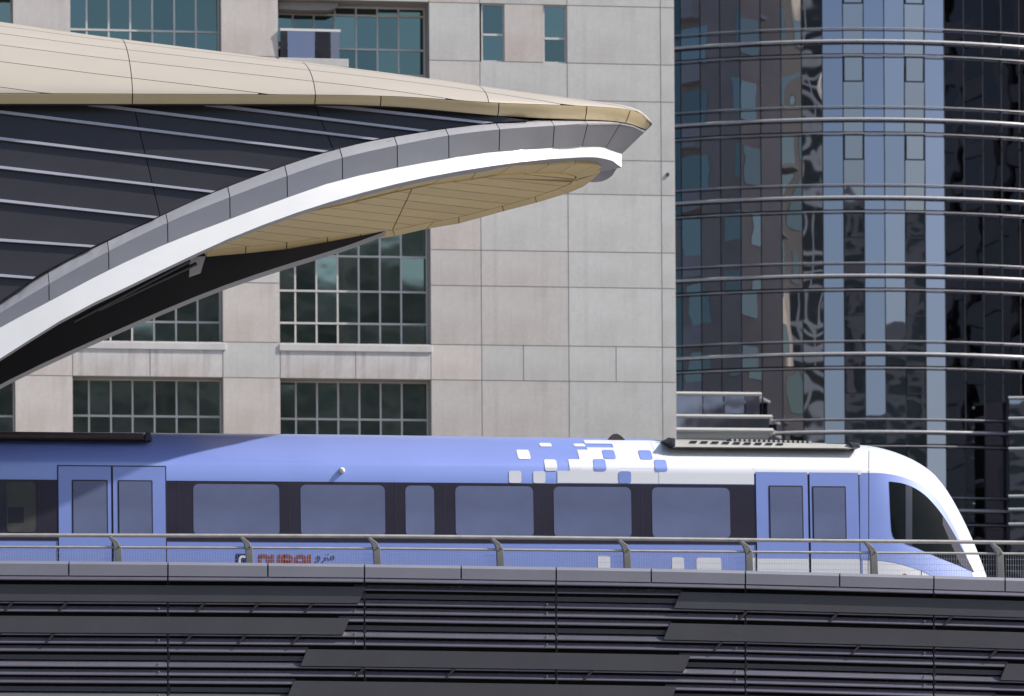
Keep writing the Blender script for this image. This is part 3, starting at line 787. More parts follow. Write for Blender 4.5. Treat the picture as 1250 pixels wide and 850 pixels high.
w_ = win(9.5, 29, 622, 641, M_band, 0.01, 0.012, band0, 'window_sticker')
for x in (48, 352.8, 483, 542.5, 663.5, 783.5, 218):      # joints between the glazed units
    patch('glazing_joint', x-.35, x+.35, 589.2, 661.6, M_seal, 0.0075)
# ---- doors
def door(x0, xm, x1, ytop, wins, refx, white_low):
    sd = patch('door_surround', x0-1.4, x1+1.4, ytop-1.6, 735, M_seal, 0.006, refx=refx)
    for (a, b), (wa, wb, wy0, wy1) in zip(((x0, xm-1.3), (xm+1.3, x1)), wins):
        la, lb = tl_(a), tl_(b); ha, hb = th_(733, refx), th_(ytop, refx)
        rows = [[skin(la, ha+(hb-ha)*i/8, 0.016), skin(lb, ha+(hb-ha)*i/8, 0.016)] for i in range(9)]
        rows = [[(la, rows[0][0][1]+.012, ha), (lb, rows[0][0][1]+.012, ha)]] + rows + [[(la, rows[-1][0][1]+.012, hb), (lb, rows[-1][0][1]+.012, hb)]]
        v, f = grid(rows); d = TR_.part('door', v, f, M_blue)
        win(wa-1.7, wb+1.7, wy0-1.7, wy1+1.7, M_seal, 0.018, 0.020, d, 'window_seal', refx)
        win(wa, wb, wy0, wy1, M_twin, 0.012, 0.026, d, 'window', refx)
        if white_low: patch('white_livery', a, b, 682.6, 731, M_white, 0.0195, refx=refx, parent=d)
door(71.6, 137, 202, 570, ((89.5, 130, 588, 652.5), (145.5, 184.8, 588, 652.5)), 137, False)
door(923.2, 987.4, 1048, 577, ((940, 978.6, 595, 657.5), (993, 1031, 595.4, 657.5)), 985, True)
# shaded strip of the platform-side glass inside the first door
def blob(pts, m, off, parent, name, refx):
    P = [skin(tl_(a), th_(b, refx), off) for a, b in pts]
    v, f = prism(P, (0, 0.003, 0)); return TR_.part(name, v, f, m, parent)
# ---- little camera dome on the side
c = skin(tl_(417.2, 574), th_(574.6, 417), 0.0)
V, Fc = [], []
for i, (r, o) in enumerate(((0.046, 0), (0.046, 0.02), (0.040, 0.045), (0.026, 0.06), (0.008, 0.066))):
    for k in range(14):
        a = 2*math.pi*k/14; V.append((c[0]+r*math.cos(a), c[1]-o, c[2]+r*math.sin(a)))
Fc = [(i*14+k, i*14+(k+1) % 14, (i+1)*14+(k+1) % 14, (i+1)*14+k) for i in range(4) for k in range(14)] + [tuple(range(56, 70))]
TR_.part('side_camera', V, Fc, M_fin, smooth=True)
v, f = tube([(c[0], c[1]-.064, c[2]), (c[0], c[1]-.072, c[2])], 0.017, 10); TR_.part('lens', v, f, M_goldl)
# ---- lettering and emblem
def stroke(pts, wd, m, name, parent=None, off=0.006, refx=345):
    """flat ribbon along photo-space points, laid on the car side"""
    P = [Vector((tl_(a, 688), 0, th_(b, refx))) for a, b in pts]
    V, Fc = [], []
    for i, p in enumerate(P):
        d = (P[min(i+1, len(P)-1)] - P[max(i-1, 0)]).normalized()
        e = Vector((-d.z, 0, d.x))*wd*0.5
        for s in (1, -1):
            q_ = p + e*s; V.append(skin(q_.x, q_.z, off))
    Fc = [(2*i, 2*i+1, 2*i+3, 2*i+2) for i in range(len(P)-1)]
    return V, Fc
def arc2(cx, cy, rx, ry, a0, a1, n=8): return [(cx+rx*math.cos(R(a0+(a1-a0)*i/n)), cy-ry*math.sin(R(a0+(a1-a0)*i/n))) for i in range(n+1)]
em = patch('emblem', 287, 302.5, 676.5, 697, M_navy, 0.005, refx=295)
v, f = stroke([(292.6, 695), (292.6, 684)] + arc2(296.1, 684, 3.5, 4.2, 180, 60, 6) + [(302, 680)], 0.034, M_white, 'emblem_mark', off=0.008)
TR_.part('emblem_mark', v, f, M_white, em)
L0, yT, yB, sw = 315.5, 677.2, 697, 0.050
letters = {
 'D': [[(317.5, yB), (317.5, yT+2)], [(316, yT+1.8), (323, yT+1.8)] + arc2(323.5, yT+5.3, 4.0, 3.6, 90, 0, 6) + [(327.5, yB)]],
 'U': [[(332.5, yT), (332.5, yB-4)], [(341, yT), (341, yB-4)], [(332.5, yB-1.5), (341, yB-1.5)]],
 'B': [[(346.5, yT), (346.5, yB)], [(346, yT+1.8), (352, yT+1.8)] + arc2(352, yT+5.0, 3.6, 3.2, 90, -90, 8) + [(346, yT+8.2)], [(346, yT+10), (353, yT+10)] + arc2(353, yT+13.5, 3.6, 3.4, 90, -90, 8)],
 'A': [[(361.6, yB), (361.6, yT+6)] + arc2(365.6, yT+5.6, 4.0, 3.8, 180, 90, 5) + arc2(368.6, yT+5.6, 3.6, 3.8, 90, 0, 5) + [(372.2, yB)], [(362, yT+10), (372, yT+10)]],
 'I': [[(377.8, yT), (377.8, yB)]]}
for ch, sts in letters.items():
    v, f = merge(*[stroke(s, sw, M_red, ch) for s in sts]); TR_.part('letter', v, f, M_red)
ar = [arc2(406.2, 681.0, 2.0, 2.0, 0, 360, 12), [(404.6, 682.6), (402, 683.2), (399.8, 682.8), (399.6, 680.6)], [(399.6, 682.8), (397.4, 683.0), (396.6, 681.0)],
      [(396.6, 680.2), (396.4, 683.4), (394.4, 686.0), (392.2, 686.6)], arc2(388.6, 681.2, 1.8, 1.9, 0, 360, 12), [(390.4, 681.2), (390.0, 684.0), (387.6, 686.2), (384.6, 686.0)],
      [(398.4, 676.8), (399.4, 676.8)], [(400.4, 676.8), (401.4, 676.8)]]
v, f = merge(*[stroke(s, 0.017, M_ink, 'a', refx=395) for s in ar]); TR_.part('arabic_lettering', v, f, M_ink)

# ---- nose
SIL = [(1044, 541.8), (1062, 543.6), (1080, 547.4), (1100, 554.4), (1120, 564.6), (1140, 580), (1158, 602), (1172, 626), (1184, 650), (1195, 676), (1203, 697), (1210, 720), (1216, 745)]
sil3 = [pt(x, y, WCT-0.25) for x, y in SIL]
sil_h = sorted([(p[2], p[0]) for p in sil3])
def ltip(h): return max(smooth_tab(sil_h, h), TLN+0.03)
HTN = HTl(TLN)
EXP = 2.3
def nose(l, h, off=0.0):
    s = side(min(h, HTN), TLN); lt = ltip(h); xi = min(1.0, max(0.0, (l-TLN)/(lt-TLN)))
    wv = WCT - (WCT-s)*(1-xi**EXP)**(1/EXP)
    if off:
        # push out along the camera-facing side and forwards
        wv -= off*(1-0.5*xi); l = l + off*xi*0.8
    return (l, wv, h)
NH = [h for h in HS if h < HT-.0005]
NH = sorted(set([HF + (HC-HF)*i/18 for i in range(19)] + [HC+(h-HC)*(HTN-HC)/(HT-HC) for h in hs_arc[:-1]]))
rows = []
NXI = [math.sin(R(90*i/22)) for i in range(23)]
for h in NH + [HTN-0.0004]:
    lt = ltip(h)
    near = [nose(TLN+(lt-TLN)*x, h) for x in NXI]
    far = [(p[0], 2*WCT-p[1], p[2]) for p in near[::-1]][1:]
    rows.append(near+far)
v, f = grid(rows)
nn = len(rows[0]); f += [tuple((len(rows)-1)*nn+i for i in range(nn))]
NS = TR_.part('nose', v, f, M_white, smooth=True)
def nose_sheet(name, xs, lo, hi, m, off, parent=NS, nh=10):
    """sheet on the nose between two traced curves (photo columns / rows)"""
    cols_ = []
    for x in xs:
        yl, yh = smooth_tab(lo, x), smooth_tab(hi, x)
        if yl-yh < 0.3: yl = yh+0.3
        colp = []
        for i in range(nh+1):
            y = yl + (yh-yl)*i/nh
            w_ = 0.05
            for _ in range(6):       # find the skin point under this photo position
                p = pt(x, y, w_); w_ = nose(p[0], min(p[2], HTN-.001))[1]
            p = pt(x, y, w_)
            colp.append(nose(p[0], min(p[2], HTN-.001), off))
        cols_.append(colp)
    v, f = grid(cols_); f = [q[::-1] for q in f]
    return TR_.part(name, v, f, m, parent, smooth=True)
BHI = [(1050, 577.4), (1072, 577.6), (1090, 579.6), (1108, 584.5), (1124, 592), (1138, 603), (1150, 618), (1160, 635), (1170, 655), (1179, 677), (1186, 697), (1190, 712)]
BLO = [(1050, 683.2), (1075, 684.4), (1098, 688.4), (1118, 694.5), (1136, 702.5), (1160, 716), (1190, 736)]
WHI = [(1085, 588.0), (1098, 589.6), (1112, 594), (1126, 602.4), (1140, 616.2), (1152, 632), (1163, 650), (1174, 670), (1188.5, 698.4)]
WLO = [(1085, 589), (1085.6, 602), (1087, 634), (1088.6, 652), (1092, 658), (1100, 661.6), (1120, 669.6), (1145, 680.6), (1170, 690.6), (1188.5, 698.8)]
nose_sheet('blue_livery', [1049.8, 1052]+[1052+i*(1189-1052)/36 for i in range(1, 37)], BLO, BHI, M_blue, 0.004)
CW = nose_sheet('cab_window', [1085, 1085.6, 1086.4, 1087, 1088, 1089.5, 1092] + [1096+i*(1188-1096)/26 for i in range(27)], WLO, WHI, M_cab, 0.010)
nose_sheet('window_pillar', [1105+i*8.0/4 for i in range(5)], [(1100, 661.6), (1120, 669.6)], [(1098, 589.6), (1112, 594), (1126, 602.4)], M_band, 0.014, CW)
nose_sheet('side_screen', [1150+i*37/8 for i in range(9)], [(1150, 640), (1162, 668), (1174, 691.4), (1187, 697.8)], WHI, M_band, 0.013, CW)
nose_sheet('panel_joint', [1060.2, 1060.9], [(1050, 722), (1090, 722)], [(1050, 545), (1090, 548)], M_seal, 0.007, NS, 30)
nose_sheet('red_badge', [1100+i*1.0 for i in range(9)], [(1090, 712), (1120, 712)], [(1100, 702.6), (1104, 700.2), (1108, 702.6)], M_red, 0.006)
nose_sheet('coupler_flap', [1124.4, 1125.0], [(1090, 712), (1150, 712)], [(1090, 695), (1150, 697)], M_seal, 0.006)
# ---- roof equipment
def rw(h): return side(h)
la, lb = tl_(-420), tl_(178)
hb0, hb1 = pt(90, 536.0, 0.36)[2], pt(90, 528.0, 0.40)[2]
def trap(l0, l1, w0, w1, h0, h1, sl):
    return [(l0, w0, h0), (l1, w0, h0), (l1, w1, h0), (l0, w1, h0), (l0+sl, w0+.05, h1), (l1-sl, w0+.05, h1), (l1-sl, w1-.05, h1), (l0+sl, w1-.05, h1)], box(0, 1, 0, 1, 0, 1)[1]
v, f = trap(la, lb, 0.36, 2.44, hb0, hb1, 0.01); RU = TR_.part('roof_unit', v, f, M_roofd)
v, f = trap(la, lb-.02, 0.345, 0.38, hb0+.01, hb0+.05, 0.01); TR_.part('cover_strip', v, f, M_brown, RU)
v, f = trap(lb, tl_(189), 0.34, 2.46, hb0-.01, hb1+.012, 0.03); TR_.part('end_cap', v, f, M_seal, RU, bevel=0.02)
# right unit: shroud sloping with the roof, pierced top, black ends
xL, xR = 824, 1041
lL, lR = pt(xL, 540, .3)[0], pt(xR, 543, .3)[0]
hL0, hL1 = pt(xL, 545.4, .30)[2], pt(xL, 535.6, .38)[2]
hR0, hR1 = pt(xR, 547.2, .30)[2], pt(xR, 541.6, .38)[2]
V = [(lL, .30, hL0), (lR, .30, hR0), (lR, 2.5, hR0), (lL, 2.5, hL0), (lL, .37, hL1-.025), (lR, .37, hR1-.015), (lR, 2.43, hR1-.015), (lL, 2.43, hL1-.025)]
RU2 = TR_.part('roof_unit', V, box(0, 1, 0, 1, 0, 1)[1], M_roofl)
V = [(lL-.0, .60, hL1-.03), (lR-.35, .60, hR1-.01), (lR-.35, 2.2, hR1-.01), (lL, 2.2, hL1-.03), (lL, .64, hL1+.02), (lR-.35, .64, hR1+.03), (lR-.35, 2.16, hR1+.03), (lL, 2.16, hL1+.02)]
TR_.part('top_cover', V, box(0, 1, 0, 1, 0, 1)[1], M_roofu, RU2)
for i in range(34):
    t = (i+0.5)/34; l_ = lL+.9+(lR-lL-1.5)*t; h_ = hL1+(hR1-hL1)*((l_-lL)/(lR-lL))
    v, f = box(l_-.022, l_+.022, .56, 2.2, h_-.02, h_+.042); TR_.part('grille_fin', v, f, M_roofl if i % 2 else M_seal, RU2)
for i in range(9):
    l_ = lL+.25+i*.085*2; h_ = hL1+(hR1-hL1)*((l_-lL)/(lR-lL))-.04
    v, f = box(l_, l_+.1, .325, .36, h_-.012, h_+.008); TR_.part('vent_slot', v, f, M_seal, RU2)
for x, s, y0, y1 in ((816, 8, 545.2, 535.2), (1041, 9, 547.4, 541.2)):
    a, b = pt(x, y0, .27), pt(x+s, y1, .33)
    fr_ = [(a[0] + (0.07 if s == 8 else 0.0), .29, a[2]+.015), (b[0]+(0.0 if s == 8 else 0.0), .29, a[2]+.015), (b[0]+(0.0 if s == 8 else -.02), .30, b[2]), (a[0]+(0.0 if s == 8 else -.06), .30, b[2]+.012)]
    v, f = prism(fr_, (0, 2.25, 0)); f = [q_[::-1] for q_ in f]; TR_.part('end_cap', v, f, M_seal, RU2, bevel=0.012)
# antenna fin
fr_ = [pt(x, y, 0.9) for x, y in ((741, 538), (764, 538), (758, 532), (753.5, 529.6), (748.5, 530), (744.5, 534))]
v, f = prism(fr_[::-1] if False else fr_, (0, 0.12, 0)); TR_.part('antenna', v, f, M_roofd)
# underframe and wheels on the rails
v, f = box(TL0, TLN-.2, 0.25, 2*WCT-.25, HF-.30, HF-.001); TR_.part('underframe', v, f, M_seal)
for lw in (tl_(60), tl_(200), tl_(820), tl_(960)):
    for w_ in (0.62, 2.05):
        v, f = tube([(lw, w_-.06, HD+.16+.42), (lw, w_+.06, HD+.16+.42)], 0.42, 20); TR_.part('wheel', v, f, M_post)

# ================================================================== STATION CANOPY
WC = 2.3
GS = [(0, 0), (2, .38), (5, .58), (10, .82), (18, 1.08), (28, 1.32), (45, 1.58), (69, 1.84), (110, 2.18), (162, 2.5), (242, 2.76), (400, 2.88), (3000, 2.90)]
CN = Thing('station_canopy', 'champagne and white shell canopy of the metro station sweeping over the train', 'canopy', pt(-420, 700, WC))
def layer(tipx, tipy, tab, off, run=90.0):
    lt = pt(tipx, tipy, WC)[0]
    def fn(l):
        s = max(0.0, (lt-l)*80)
        hw = lerp_tab(GS, s) + off*min(1.0, (s/run))**0.6
        w = WC-hw
        return (l, w, prof(tab, l, w))
    return fn, lt
T_WB = [(-640, 880), (-400, 706), (-200, 566), (0, 438), (87, 384), (168, 344), (242, 308.5), (302, 282), (400, 247.5), (511, 218.5), (602, 202.6), (669, 194.5), (722, 192), (746, 196), (755, 202)]
T_WT = [(-640, 838), (-400, 664), (-200, 525), (0, 399), (57, 369), (131, 330), (203, 297), (275.5, 269), (346, 242.6), (413, 220), (479, 205.6), (543, 194), (603, 185), (657, 181), (696, 178.6), (729, 178), (755, 186)]
T_GT = [(-640, 820), (-400, 646), (-200, 507), (0, 382.5), (60, 347), (133, 307), (205, 272), (281, 241), (351, 215), (418.5, 193), (486, 177.6), (549.5, 165.6), (613, 158), (672, 154), (711, 151.5), (753, 150.5), (772, 153.5), (783, 158.5)]
T_LT = [(-640, 806), (-400, 632), (-200, 493), (0, 369), (50, 335), (124, 297), (151, 285), (269, 232), (403, 185), (467, 170), (602, 151), (669, 147), (740, 148), (783, 156.5)]
T_LB = [(-640, 127), (0, 127), (390, 127.3), (475, 130), (560, 137), (610, 141.5), (700, 146), (743, 147.5), (768, 151), (785, 157)]
T_LC = [(-640, 114), (0, 114.2), (165, 115), (390, 116.2), (468, 117.6), (610, 126), (716, 130), (763, 133.4), (782, 138.5), (792, 147)]
T_RG = [(-640, -66), (0, 23.5), (120, 41.5), (230, 56.5), (345, 72.5), (500, 95), (590, 109.5), (650, 119), (716, 128), (763, 132.4), (782, 138), (792, 147)]
yWB, lWB = layer(755, 200, T_WB, 0.88, 330.0)
yWT, lWT = layer(755, 186, T_WT, 0.47)
yGT, lGT = layer(783.5, 158, T_GT, 0.45)
yLB, lLB = layer(785, 156, T_LB, 0.14)
yLC, lLC = layer(792.5, 147, T_LC, 0.24)
LST = pt(-430, 660, -.9)[0]
def stations(l0, l1, n=40, tip=True):
    """denser towards the tip"""
    if not tip: return [l0+(l1-l0)*i/n for i in range(n+1)]
    k = max(2, int(n*0.5))
    lk = max(l0, l1-1.0)
    a = [l0+(lk-l0)*i/k for i in range(k)] if lk > l0 else []
    return a + [lk+(l1-lk)*math.sin(R(90*i/(n-k))) for i in range(n-k+1)]
T_FB = [(-640, 900), (-400, 735), (-200, 596), (0, 475), (144, 408), (269, 356), (346, 330), (420, 307), (470, 288), (500, 274), (530, 262), (560, 252), (615, 240), (655, 234), (694, 221), (722, 211), (746, 203), (755, 201.5)]
def mirR(P):
    """far rim: the opposite arch, a little closer to the middle line"""
    out = []
    for p in P:
        s_ = max(0.0, lWB-p[0]); b0 = yWB(min(p[0], lWB))
        wf = 2*WC-p[1]-0.55*min(1.0, s_/1.1); wb = 2*WC-b0[1]-0.55*min(1.0, s_/1.1)
        dh = prof(T_FB, p[0], wb)-b0[2]
        out.append((p[0], max(WC, wf), p[2]+dh*min(1.0, s_/0.6)))
    return out
LW0 = pt(470, 230, 2)[0]
def mir(P): return [(p[0], 2*WC-p[1], p[2]) for p in P]
def rel(fn, lt, base_l, base_lt, l0=LST):
    """map a station on one layer to the matching station on another (tips coincide)"""
    return fn(min(lt, base_l if base_l < base_lt-1.5 else base_l + (lt-base_lt)*((base_l-(base_lt-1.5))/1.5)))
# --- white rim: sloping lit face, underside, dark inner face
SW = stations(LST, lWB, 56)
def inner(p, d, up=0.0):
    """step from the outer rim towards the canopy's middle line"""
    q = min(d, max(0.0, WC-p[1])*0.75)
    return (p[0], p[1]+q, p[2]+up)
top = [rel(yWT, lWT, l, lWB) for l in SW]; bot = [yWB(l) for l in SW]
tipin = 0.42
und = []
for p in bot:
    s = (lWB-p[0])
    l2 = p[0]
    q = yWB(l2)
    hw = max(0.0, WC-q[1])
    k = 0.58
    und.append((q[0]-(0.36*math.exp(-s/0.45)), min(WC, q[1]+k+ (0.10 if s < 1 else 0)) if hw > 0.3 else WC-hw*0.3, q[2]+0.015))
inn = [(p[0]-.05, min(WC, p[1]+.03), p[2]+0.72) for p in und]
for side_, tf in (('near', lambda P: P), ('far', mirR)):
    v, f = grid([tf(bot), tf(top)]); 
    if side_ == 'far': f = [q[::-1] for q in f]
    CN.part('white_rim', v, f, M_rim, smooth=True)
    v, f = grid([tf(und), tf(bot)])
    if side_ == 'far': f = [q[::-1] for q in f]
    CN.part('rim_underside', v, f, M_alu, smooth=True)
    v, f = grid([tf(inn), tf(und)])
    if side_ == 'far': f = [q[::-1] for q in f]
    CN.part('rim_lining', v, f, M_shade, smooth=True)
# --- grey fascia panels and the paler capping strip
JX = [-420, -330, -250, -170, -90, -14, 60, 133, 205, 281, 351, 418.5, 486, 549.5, 613, 672, 711, 753]
jl = [pt(x, smooth_tab(T_GT, x), -1.1)[0] for x in JX]
jl[-1] = pt(753, 150.5, 0.6)[0]; jl[-2] = pt(711, 151.5, 0.2)[0]; jl[-3] = pt(672, 154, -.2)[0]
jl = [max(l, LST) for l in jl]; jl.append(lGT)
GA = 0.007
KP, KH = 0.30, 0.0
def glassw(h): return -0.86 + 0.12*(h-10.6)
def cap_in(l):
    """inner edge of the capping strip, on the dark roof slope"""
    p = yGT(l); s = lGT-l
    w = p[1]
    wi = max(p[1]+0.10, min(WC, p[1]+0.34)) if s > .3 else p[1]+(WC-p[1])*0.4
    return (l, wi, prof(T_LT, l, wi))
for a, b in zip(jl[:-1], jl[1:]):
    if b-a < .05: continue
    tip = b >= lGT-1e-6
    st = [a+GA+(b-a-(0 if tip else 2*GA))*t for t in ([0, .25, .5, .75, 1] if not tip else [math.sin(R(90*i/12)) for i in range(13)])]
    for side_, tf in (('near', lambda P: P), ('far', mir)):
        gt = [yGT(min(l, lGT)) for l in st]
        # the lower edge follows the white rim's top edge; leans in
        gb = []
        for l in st:
            s = (l-(lGT-1.5))/1.5
            l2 = l if s < 0 else l + (lWT-lGT)*s
            p = yWT(min(l2, lWT)); gb.append((p[0], p[1]-.012, p[2]-.012))
        v, f = grid([tf(gb), tf(gt)])
        if side_ == 'far': f = [q[::-1] for q in f]
        CN.part('fascia_panel', v, f, M_alu, smooth=True)
        ci = [cap_in(l) for l in st]
        gt2 = [(p[0], p[1]+.002, p[2]+.004) for p in gt]
        v, f = grid([tf(gt2), tf(ci)])
        if side_ == 'far': f = [q[::-1] for q in f]
        CN.part('capping_strip', v, f, M_alul, solid=0.02)
# dark lining behind fascia joints
SG = stations(LST, lGT-.05, 40)
for tf in (lambda P: P, mir):
    a = [tuple(Vector(yGT(l))+Vector((-.02, .05, -.02))) for l in SG]
    b = [tuple(Vector(rel(yWT, lWT-.03, l, lGT-.05))+Vector((-.02, .05, 0))) for l in SG]
    v, f = grid([tf(b), tf(a)]); CN.part('fascia_backing', v, f, M_shade)
# --- dark roof slope: panels between pale bars, on one leaning plane
def gp(px, py, d=0.0):
    p = pt(px, py, glassw(10.6)+0.0, 0.12, 10.6); return (p[0], p[1]-d, p[2])
low = [(x, smooth_tab(T_LT, x)-1.0) for x in (-470, -400, -300, -200, -100, 0, 50, 100, 151, 210, 269, 335, 403, 467, 530, 602, 645)]
outl = low + [(645, 147), (600, 141), (560, 135), (480, 127), (390, 121), (-470, 118)]
bars = [((-300, 62.0), (605, 150.5)), ((330, 136), (528, 160.4)), ((188, 136), (472, 171)), ((20, 138), (403, 185)), ((0, 168), (339, 209)), ((0, 203), (265, 234)), ((0, 243.6), (195, 265)), ((0, 291.8), (121, 300.4)), ((0, 335), (49, 339)), ((0, 381), (10, 381.6)), ((0, 430), (10, 430.4)), ((0, 482), (10, 482.2)), ((0, 540), (10, 540))]
bars[0] = ((480, 136.5), (605, 150.5))
def halfplane(a, b): 
    A = -(b[1]-a[1]); Bq = (b[0]-a[0]); return A, Bq, -(A*a[0]+Bq*a[1])     # >=0 below the line (rows grow downward)
seams = [((165, 138), (195, 262)), ((390, 143), (408, 185)), ((-70, 138), (-15, 372)), ((-320, 138), (-240, 520))]
cuts = [(-9999, None)] 
def between(poly, up, lo):
    if up: poly = clip_poly(poly, *halfplane(*up))
    if lo and len(poly) > 2:
        a, b, c = halfplane(*lo); poly = clip_poly(poly, -a, -b, -c)
    return poly
strips = [None] + bars + [None]
def vcuts(poly):
    out = [poly]
    for a, b in seams:
        nx = []
        A, Bq = (b[1]-a[1]), -(b[0]-a[0]); C = -(A*a[0]+Bq*a[1]); n_ = math.hypot(A, Bq)
        for p in out:
            for s in (1, -1):
                q = clip_poly(p, s*A, s*Bq, s*C-0.5*n_)
                if len(q) > 2 and abs(area(q)) > 6: nx.append(q)
        out = nx
    return out
for up, lo in zip(strips[:-1], strips[1:]):
    poly = between(outl, up, lo)
    if len(poly) < 3 or abs(area(poly)) < 10: continue
    for q in vcuts(poly):
        if area(q) > 0: q = q[::-1]
        P = [gp(a, b) for a, b in q]
        v, f = prism(P, (0, 0.04, 0.0)); CN.part('roof_pane', v, f, M_dark)
for a, b in bars:
    L_ = (clip_poly(clip_poly(outl, *halfplane(a, b)), *[-x for x in halfplane((a[0], a[1]+3.4), (b[0], b[1]+2.7))]))
    if len(L_) < 3: continue
    if area(L_) > 0: L_ = L_[::-1]
    P = [gp(x, y, 0.05) for x, y in L_]
    v, f = prism(P, (0, 0.06, 0)); CN.part('roof_bar', v, f, M_mull)
P = [gp(a, b, -0.06) for a, b in (outl if area(outl) < 0 else outl[::-1])]
v, f = prism(P, (0, 0.05, 0)); CN.part('slope_backing', v, f, M_shade)
# --- champagne shell: lip, roof panels
RL = pt(-460, 0, WC)[0]
SL = stations(RL, lLC-.001, 64)
def lipb(l):
    s = (l-(lLC-1.5))/1.5
    return yLB(min(l if s < 0 else l+(lLB-lLC)*s, lLB))
lip_seams = [RL] + [pt(x, smooth_tab(T_LC, x), -1.4)[0] for x in (-300, -60, 165, 390)] + [pt(470, 117.6, -1.3)[0], pt(612, 126, -.9)[0], pt(716, 130, -.1)[0], pt(764, 133.4, .9)[0], lLC-.001]
for a, b in zip(lip_seams[:-1], lip_seams[1:]):
    n_ = 8
    tip = b >= lLC-.01
    st = [a+.008+(b-a-(.0 if tip else .016))*(i/n_ if not tip else math.sin(R(90*i/n_))) for i in range(n_+1)]
    for side_, tf in (('near', lambda P: P), ('far', mir)):
        c_ = [yLC(min(l, lLC)) for l in st]; b_ = [lipb(l) for l in st]
        m_ = [((p[0]+q[0])/2, (p[1]*.55+q[1]*.45)-.03*min(1, (lLC-p[0])/.5), p[2]*.45+q[2]*.55) for p, q in zip(c_, b_)]
        v, f = grid([tf(b_), tf(m_), tf(c_)])
        if side_ == 'far': f = [q[::-1] for q in f]
        CN.part('roof_lip', v, f, M_goldl, smooth=True)
for tf in (lambda P: P, mir):
    b_ = [lipb(l) for l in SL]
    i_ = [(p[0]-(0.25 if p[0] > lLB-1 else 0), min(WC, p[1]+ (1.5 if p[0] < lLB-2 else max(0.15, 0.75*(lLB-p[0])))), p[2]+.05) for p in b_]
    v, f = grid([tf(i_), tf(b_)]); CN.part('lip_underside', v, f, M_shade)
def shell(l, d):
    """roof point d metres below the ridge at station l"""
    c_ = yLC(min(l, lLC)); zr = max(prof(T_RG, l, WC-0.35), c_[2]+.001); D_ = zr-c_[2]
    t = min(1.0, max(0.0, d/D_)); hw = WC-c_[1]
    k = 1.5
    return (c_[0], WC - hw*(1-(1-t)**k)**(1/k), zr-d)
def drop(l):
    c_ = yLC(min(l, lLC)); return max(prof(T_RG, l, WC-0.35), c_[2]+.001)-c_[2]
roof_seams = [RL] + [pt(x, smooth_tab(T_LC, x), -1.4)[0] for x in (-300, -60, 165, 390)] + [pt(600, 125, -1.0)[0], lLC-.002]
DL = [0, 0.10, 0.27, 0.49, 0.76, 1.10, 1.55, 2.4]
GJ = 0.006
for a, b in zip(roof_seams[:-1], roof_seams[1:]):
    tip = b >= lLC-.01
    n_ = 16
    st = [a+GJ+(b-a-2*GJ)*(i/n_ if not tip else math.sin(R(90*i/n_))) for i in range(n_+1)]
    for d0, d1 in zip(DL[:-1], DL[1:]):
        use = [l for l in st if drop(l) > d0+0.03]
        if len(use) < 2: continue
        if len(use) < len(st):          # end the strip exactly where it meets the lip
            x0, x1 = use[-1], st[len(use)]
            for _ in range(30):
                xm = (x0+x1)/2
                if drop(xm) > d0+0.016: x0 = xm
                else: x1 = xm
            use.append(x0)
        rows = []
        m_ = 6
        for l in use:
            dd = drop(l); e0, e1 = d0 + (GJ*.7 if d0 > 0 else 0), min(d1-GJ*.7, dd-.006)
            if e1 <= e0: e1 = e0+.002
            rows.append([shell(l, e0+(e1-e0)*(j/m_)) for j in range(m_+1)])
        for side_, tf in (('near', lambda P: P), ('far', mir)):
            v, f = grid([tf(r) for r in rows])
            if side_ == 'near': f = [q[::-1] for q in f]
            CN.part('roof_panel', v, f, M_gold, smooth=True)
rows = []
for l in SL:
    dd = drop(l); r_ = [shell(l, dd*(j/14)**1.6) for j in range(15)]
    r_ = [(p[0], p[1]+.02*min(1, (lLC-l)/.3), p[2]-.02) for p in r_]
    rows.append(r_ + mir(r_[::-1]))
v, f = grid(rows); CN.part('shell_backing', v, f, M_shade, smooth=True)
# --- champagne soffit on its own sloping plane
A_ = pt(722, 217, WC); B_ = pt(420, 297, WC+2.95)
SLP = (A_[2]-B_[2])/(A_[0]-B_[0])
def sp(px, py, up=0.0):
    p = pt_slope(px, py, A_[2]+up, SLP, A_[0]); return p
inner_o = [(250, 302.5), (252, 306), (300, 301.2), (350, 296.2), (400, 289.6), (440, 286), (479, 281), (530, 270.4), (560, 265.2), (613, 251.6), (653, 240.3), (680, 231), (694, 225), (703, 218.4), (707.2, 213.4), (705, 210.4), (694, 208.2), (670, 206.6), (640, 206.8), (600, 207.6), (560, 208.4), (500, 213), (400, 232), (300, 262), (250, 282)]
outer_o = [(248, 306), (252, 313.6), (300, 309.4), (350, 304.4), (400, 297.4), (440, 294.2), (482, 288.4), (520, 279.8), (560, 273.2), (615, 258), (655, 247.6), (694, 235.8), (712, 228), (722, 220.6), (722, 216.4), (716, 210.6), (700, 206.2), (680, 203.4), (650, 202), (600, 203.6), (560, 205), (500, 208), (400, 227), (300, 257), (246, 282)]
def near_half(far, shift):
    out = []
    for x, y in far[::-1]:
        p = sp(x, y); q = (p[0], 2*WC-p[1], p[2]); out.append(proj(*q))
    return out
ni = 14
inner_o = inner_o[:ni] + near_half(inner_o[1:ni], 0)
outer_o = outer_o[:ni] + near_half(outer_o[1:ni], 0)
if area(inner_o) > 0: inner_c = inner_o[::-1]
else: inner_c = inner_o
slines = []
for k in range(-3, 16):
    y0 = 196 + k*9.6
    slines.append(((400, y0), (640, y0+26.5)))
xseams = [((507.5, 221), (479, 281)), ((640, 190), (640, 300))]
xs_ = [((507.5, 221), (479, 281))]
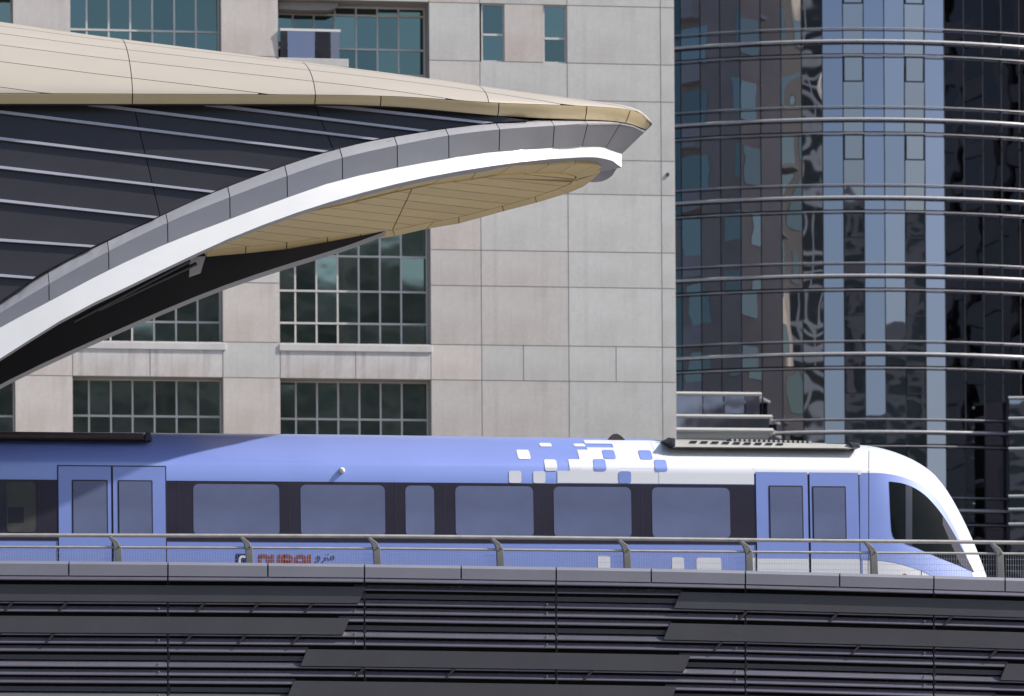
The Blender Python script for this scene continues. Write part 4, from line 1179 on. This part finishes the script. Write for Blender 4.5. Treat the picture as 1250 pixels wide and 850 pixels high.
def soff_split(poly):
    out = [poly]
    for a, b in xs_:
        A, Bq = (b[1]-a[1]), -(b[0]-a[0]); C = -(A*a[0]+Bq*a[1]); n_ = math.hypot(A, Bq)
        nx = []
        for p in out:
            for s in (1, -1):
                q = clip_poly(p, s*A, s*Bq, s*C-0.55*n_)
                if len(q) > 2 and abs(area(q)) > 3: nx.append(q)
        out = nx
    return out
for up, lo in zip([None]+slines, slines+[None]):
    u2 = (((up[0][0], up[0][1]+.30), (up[1][0], up[1][1]+.30)) if up else None)
    l2_ = (((lo[0][0], lo[0][1]-.30), (lo[1][0], lo[1][1]-.30)) if lo else None)
    poly = between(inner_o, u2, l2_)
    if len(poly) < 3 or abs(area(poly)) < 4: continue
    for q in soff_split(poly):
        if area(q) > 0: q = q[::-1]
        P = [sp(a, b) for a, b in q]; v, f = prism(P, (0, 0, 0.03)); CN.part('soffit_panel', v, f, M_soff)
# edging ring of the soffit, panel by panel
n_ = len(outer_o)
for i in range(n_-1):
    a, b, c_, d_ = inner_o[i], inner_o[i+1], outer_o[i+1], outer_o[i]
    def sh(p, q, t): return (p[0]+(q[0]-p[0])*t, p[1]+(q[1]-p[1])*t)
    g = 0.012
    quad = [sh(sh(a, b, g), sh(d_, c_, g), .06), sh(sh(a, b, 1-g), sh(d_, c_, 1-g), .06), sh(d_, c_, 1-g), sh(d_, c_, g)]
    if abs(area(quad)) < .5: continue
    if area(quad) > 0: quad = quad[::-1]
    P = [sp(x, y, 0.02) for x, y in quad]
    v, f = prism(P, (0, 0, 0.16)); CN.part('soffit_edging', v, f, M_soff)
oo = outer_o if area(outer_o) < 0 else outer_o[::-1]
P = [sp(625+(x-625)*1.0, y, 0.06) for x, y in oo]; v, f = prism(P, (0, 0, 0.05)); CN.part('soffit_backing', v, f, M_shade)
# inner ceiling that closes the shell above the open side
SI = stations(LST, lWB-.6, 30)
rows = []
for i, p in enumerate(inn):
    if p[0] > lWB-3.2: continue
    q = mirR([p])[0]
    rows.append([p, (p[0], WC-1.2, p[2]+.55), (p[0], WC, p[2]+.75), (p[0], WC+1.2, p[2]+.55), q])
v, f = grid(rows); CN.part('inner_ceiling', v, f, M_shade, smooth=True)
# hanger plate and pipes under the ceiling
fr_ = [pt(x, y, WC+2.05) for x, y in ((231, 338), (245, 333), (251, 313), (232, 314))]
v, f = prism(fr_, (0, .05, 0)); CN.part('hanger_plate', v, f, M_fin)
for (x0, y0, x1, y1, w_) in ((120, 378, 240, 322, 3.2), (90, 392, 232, 318, 2.6)):
    v, f = tube([pt(x0, y0, w_), pt(x1, y1, w_)], 0.03, 8); CN.part('conduit', v, f, M_dark)

# renderer niceties
SC.render.engine = 'CYCLES'
for o in list(bpy.data.objects):
    if '_c' in o.keys(): del o['_c']
